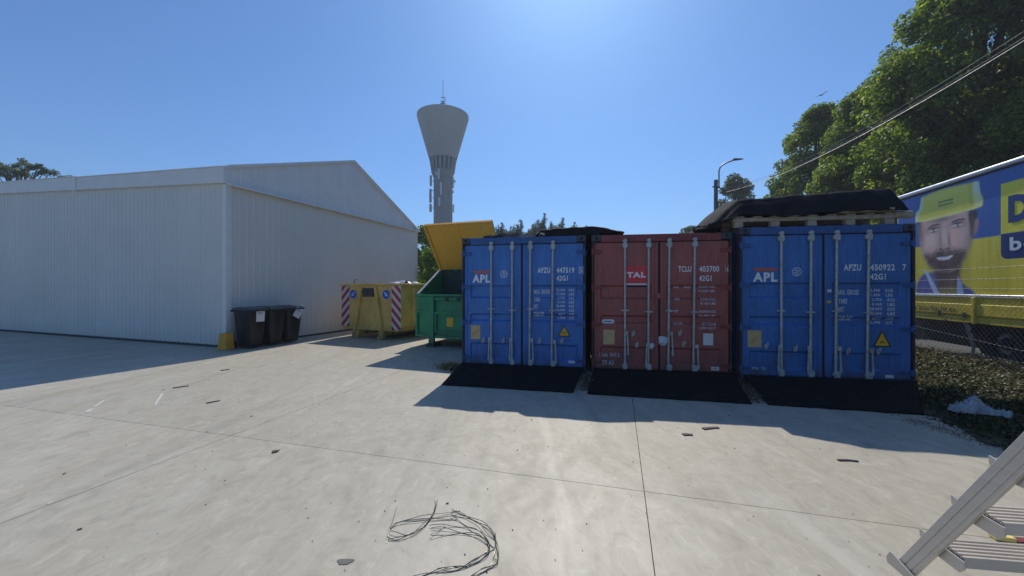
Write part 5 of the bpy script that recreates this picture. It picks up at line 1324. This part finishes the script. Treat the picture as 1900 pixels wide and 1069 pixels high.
# ------------------------------------------------------------------ bundle of wire
WP = dict(
 a=[(-.841, 2.79), (-.811, 2.588), (-.797, 2.471), (-.786, 2.396)],
 b=[(-.372, 2.744), (-.514, 2.689), (-.655, 2.654), (-.772, 2.611), (-.807, 2.555), (-.798, 2.467), (-.793, 2.425)],
 c=[(-.384, 2.661), (-.534, 2.64), (-.704, 2.616), (-.79, 2.573), (-.807, 2.51), (-.79, 2.425)],
 d=[(-.38, 2.635), (-.533, 2.635), (-.74, 2.601), (-.801, 2.555), (-.798, 2.493)],
 e=[(-.793, 2.425), (-.709, 2.433), (-.635, 2.484), (-.583, 2.573), (-.558, 2.669), (-.554, 2.773), (-.579, 2.873)],
 f=[(-.793, 2.442), (-.733, 2.425), (-.653, 2.467), (-.596, 2.528), (-.563, 2.64), (-.55, 2.751), (-.557, 2.867)],
 g=[(-.804, 2.501), (-.738, 2.477), (-.676, 2.474), (-.621, 2.519), (-.584, 2.601), (-.556, 2.689), (-.563, 2.783)],
 h=[(-.433, 2.744), (-.38, 2.715), (-.257, 2.635), (-.177, 2.573), (-.127, 2.493), (-.101, 2.409), (-.083, 2.315), (-.084, 2.229), (-.13, 2.181), (-.181, 2.149), (-.26, 2.08)],
 i=[(-.429, 2.705), (-.367, 2.71), (-.25, 2.62), (-.163, 2.546), (-.114, 2.459), (-.092, 2.331), (-.082, 2.264), (-.088, 2.208), (-.148, 2.162), (-.24, 2.09)],
 j=[(-.428, 2.679), (-.354, 2.611), (-.276, 2.537), (-.209, 2.484), (-.155, 2.417), (-.135, 2.346), (-.147, 2.286), (-.193, 2.229), (-.258, 2.191), (-.342, 2.171), (-.412, 2.155), (-.479, 2.136), (-.56, 2.09)],
 k=[(-.552, 2.56), (-.461, 2.562), (-.375, 2.56), (-.288, 2.541), (-.215, 2.493), (-.15, 2.417), (-.137, 2.331), (-.167, 2.279), (-.25, 2.208), (-.318, 2.171), (-.399, 2.162), (-.462, 2.145), (-.55, 2.08)],
 l=[(-.536, 2.537), (-.456, 2.532), (-.362, 2.506), (-.252, 2.467), (-.177, 2.417), (-.146, 2.361), (-.157, 2.293), (-.227, 2.229), (-.303, 2.168), (-.388, 2.155)],
 m=[(-.449, 2.56), (-.476, 2.519), (-.52, 2.45), (-.444, 2.467), (-.336, 2.484), (-.224, 2.467), (-.165, 2.401), (-.139, 2.331), (-.189, 2.25), (-.26, 2.208)],
 n=[(-.427, 2.669), (-.349, 2.664), (-.236, 2.592), (-.171, 2.493), (-.107, 2.417), (-.098, 2.346), (-.11, 2.257), (-.122, 2.202), (-.181, 2.149), (-.25, 2.08)],
 o=[(-.11, 2.501), (-.104, 2.425), (-.104, 2.346), (-.143, 2.393), (-.204, 2.493)],
 p=[(-.103, 2.342), (-.138, 2.315), (-.204, 2.243), (-.273, 2.195), (-.35, 2.188), (-.421, 2.155)],
 q=[(-.104, 2.25), (-.081, 2.239)])
def catmull(p, k=6):
    p = [p[0]]+p+[p[-1]]; out = []
    for i in range(1, len(p)-2):
        for t in range(k):
            t /= k; a, b, c, d = p[i-1:i+3]
            out.append(tuple(.5*((2*b[q])+(-a[q]+c[q])*t+(2*a[q]-5*b[q]+4*c[q]-d[q])*t*t+(-a[q]+3*b[q]-3*c[q]+d[q])*t**3) for q in range(2)))
    return out+[p[-2]]
wm = MB(); rr = random.Random(6)
for key, pts in WP.items():
    q = catmull(pts) if len(pts) > 2 else pts
    ph = rr.random()*6
    wm.tube([(x, y, .010+.008*math.sin(i*.35+ph)+.006*rr.random()*.2) for i, (x, y) in enumerate(q)], .0021, 5)
tag(wm.build('wire_bundle', simple('dark green coated wire', (.07, .095, .085), .35, .2, .3, 40, 0), smooth=60), label='tangled bundle of thin dark green wire on the slab in front', cat='wire bundle')

# ------------------------------------------------------------------ aluminium step ladder
def ladder():
    al = NT('extruded aluminium'); n1 = al.noise(3, 4, .6, 0, al.mapping((1, 1, 12))); n2 = al.noise(80, 3, .6)
    alm = al.done(al.mix(al.ramp(n1, [(.3, 0), (.7, 1)]), (.56, .52, .45), (.66, .61, .54)), al.ramp(n1, [(.3, .38), (.7, .52)]), .35, al.bump(n2, .08, .001))
    yaw = math.atan(.135)
    # local frame: x along treads, y away, z up; origin under the foot of the left stile
    root = empty('step_ladder', (2.237, 2.2, 0), -yaw, label='aluminium step ladder with ribbed treads at the lower right', cat='ladder')
    W = .62; step = Vector((0, -.171, .272)); N = 8
    d = step.normalized(); nrm = Vector((0, d.z, -d.y)); off = .052
    for xs in (-.022, W+.022):
        # two flanges with a groove between, along the step direction
        a = Vector((xs, 0, .01)) - nrm*.042; b = a+step*N
        stile = MB().bar(a, b, .020, .088, nrm).build('stile', alm, root)
        for o_, w_, th in ((-.0365, .017, .024), (-.010, .032, .030), (.026, .033, .030)):
            MB().bar(a+nrm*o_+d*.02, b+nrm*o_-d*.02, th, w_, nrm).build('stile_flange', alm, stile, bevel=.003)
        MB().bar(a-d*.005, a+d*.06, .045, .10, nrm).build('stile_shoe', alm, stile, bevel=.004)
    for k in range(1, N+1):
        c = step*k+Vector((0, -.085, .012)); y0, y1 = c.y-.085, c.y+.075; zt = c.z
        tr = MB().box(.012, W-.012, y0+.004, y1-.004, zt-.05, zt-.006).build('tread', alm, root)
        rb = MB(); n = 6
        for i in range(n):
            yy = y0+.004+(y1-y0-.02)*i/(n-1); rb.box(.012, W-.012, yy, yy+.012, zt-.0058, zt+.004)
        rb.build('tread_ribs', alm, tr)
        for xs in (-.005, W-.001):
            m = MB(); m.prism_x([(y0-.012, zt-.01), (y0-.016, zt-.045), (y0+.01, zt-.075), (y1-.0, zt-.068), (y1+.058, zt-.03), (y1+.062, zt+.010), (y1+.056, zt+.010), (y1+.01, zt-.002)], xs, xs+.006)
            m.build('tread_bracket', alm, tr)
            MB().tube([(xs-.003, y1-.03, zt-.03), (xs+.01, y1-.03, zt-.03)], .005, 8).build('rivet', alm, tr)
    # foot plate and back support
    for xs in (-.05, W+.045):
        MB().prism_x([(-.22, .0), (.03, .0), (.035, .03), (.01, .075), (-.005, .075), (-.22, .016)], xs, xs+.008).build('foot_plate', alm, root)
    top = step*N
    for xs in (-.02, W+.02):
        MB().bar((xs, top.y, top.z-.02), (xs, top.y-.95, .01), .03, .06, (0, 1, 0)).build('support_leg', alm, root, bevel=.003)
    MB().box(-.03, W+.03, top.y-.40, top.y+.05, top.z+.036, top.z+.06).build('platform', alm, root)
ladder()
m = MB(); m.hexa([(0, 0, .002), (.10, -.03, .002), (.12, .03, .002), (.02, .06, .002), (.0, .0, .03), (.10, -.03, .03), (.12, .03, .026), (.02, .06, .028)])
o = m.build('plastic_offcut', simple('yellow plastic', lin(238, 214, 120), .5, 0, .1, 20, .1), bevel=.004); o.location = (3.06, 2.42, 0)
q = MB().box(.10, .30, -.03, .025, .002, .022).build('red_end', simple('maroon plastic', lin(128, 58, 60), .5, 0, .15, 20, .1), o, bevel=.003); q.rotation_euler = (0, 0, -.12)
tag(o, label='small yellow and dark red offcut on the slab behind the ladder treads', cat='offcut')
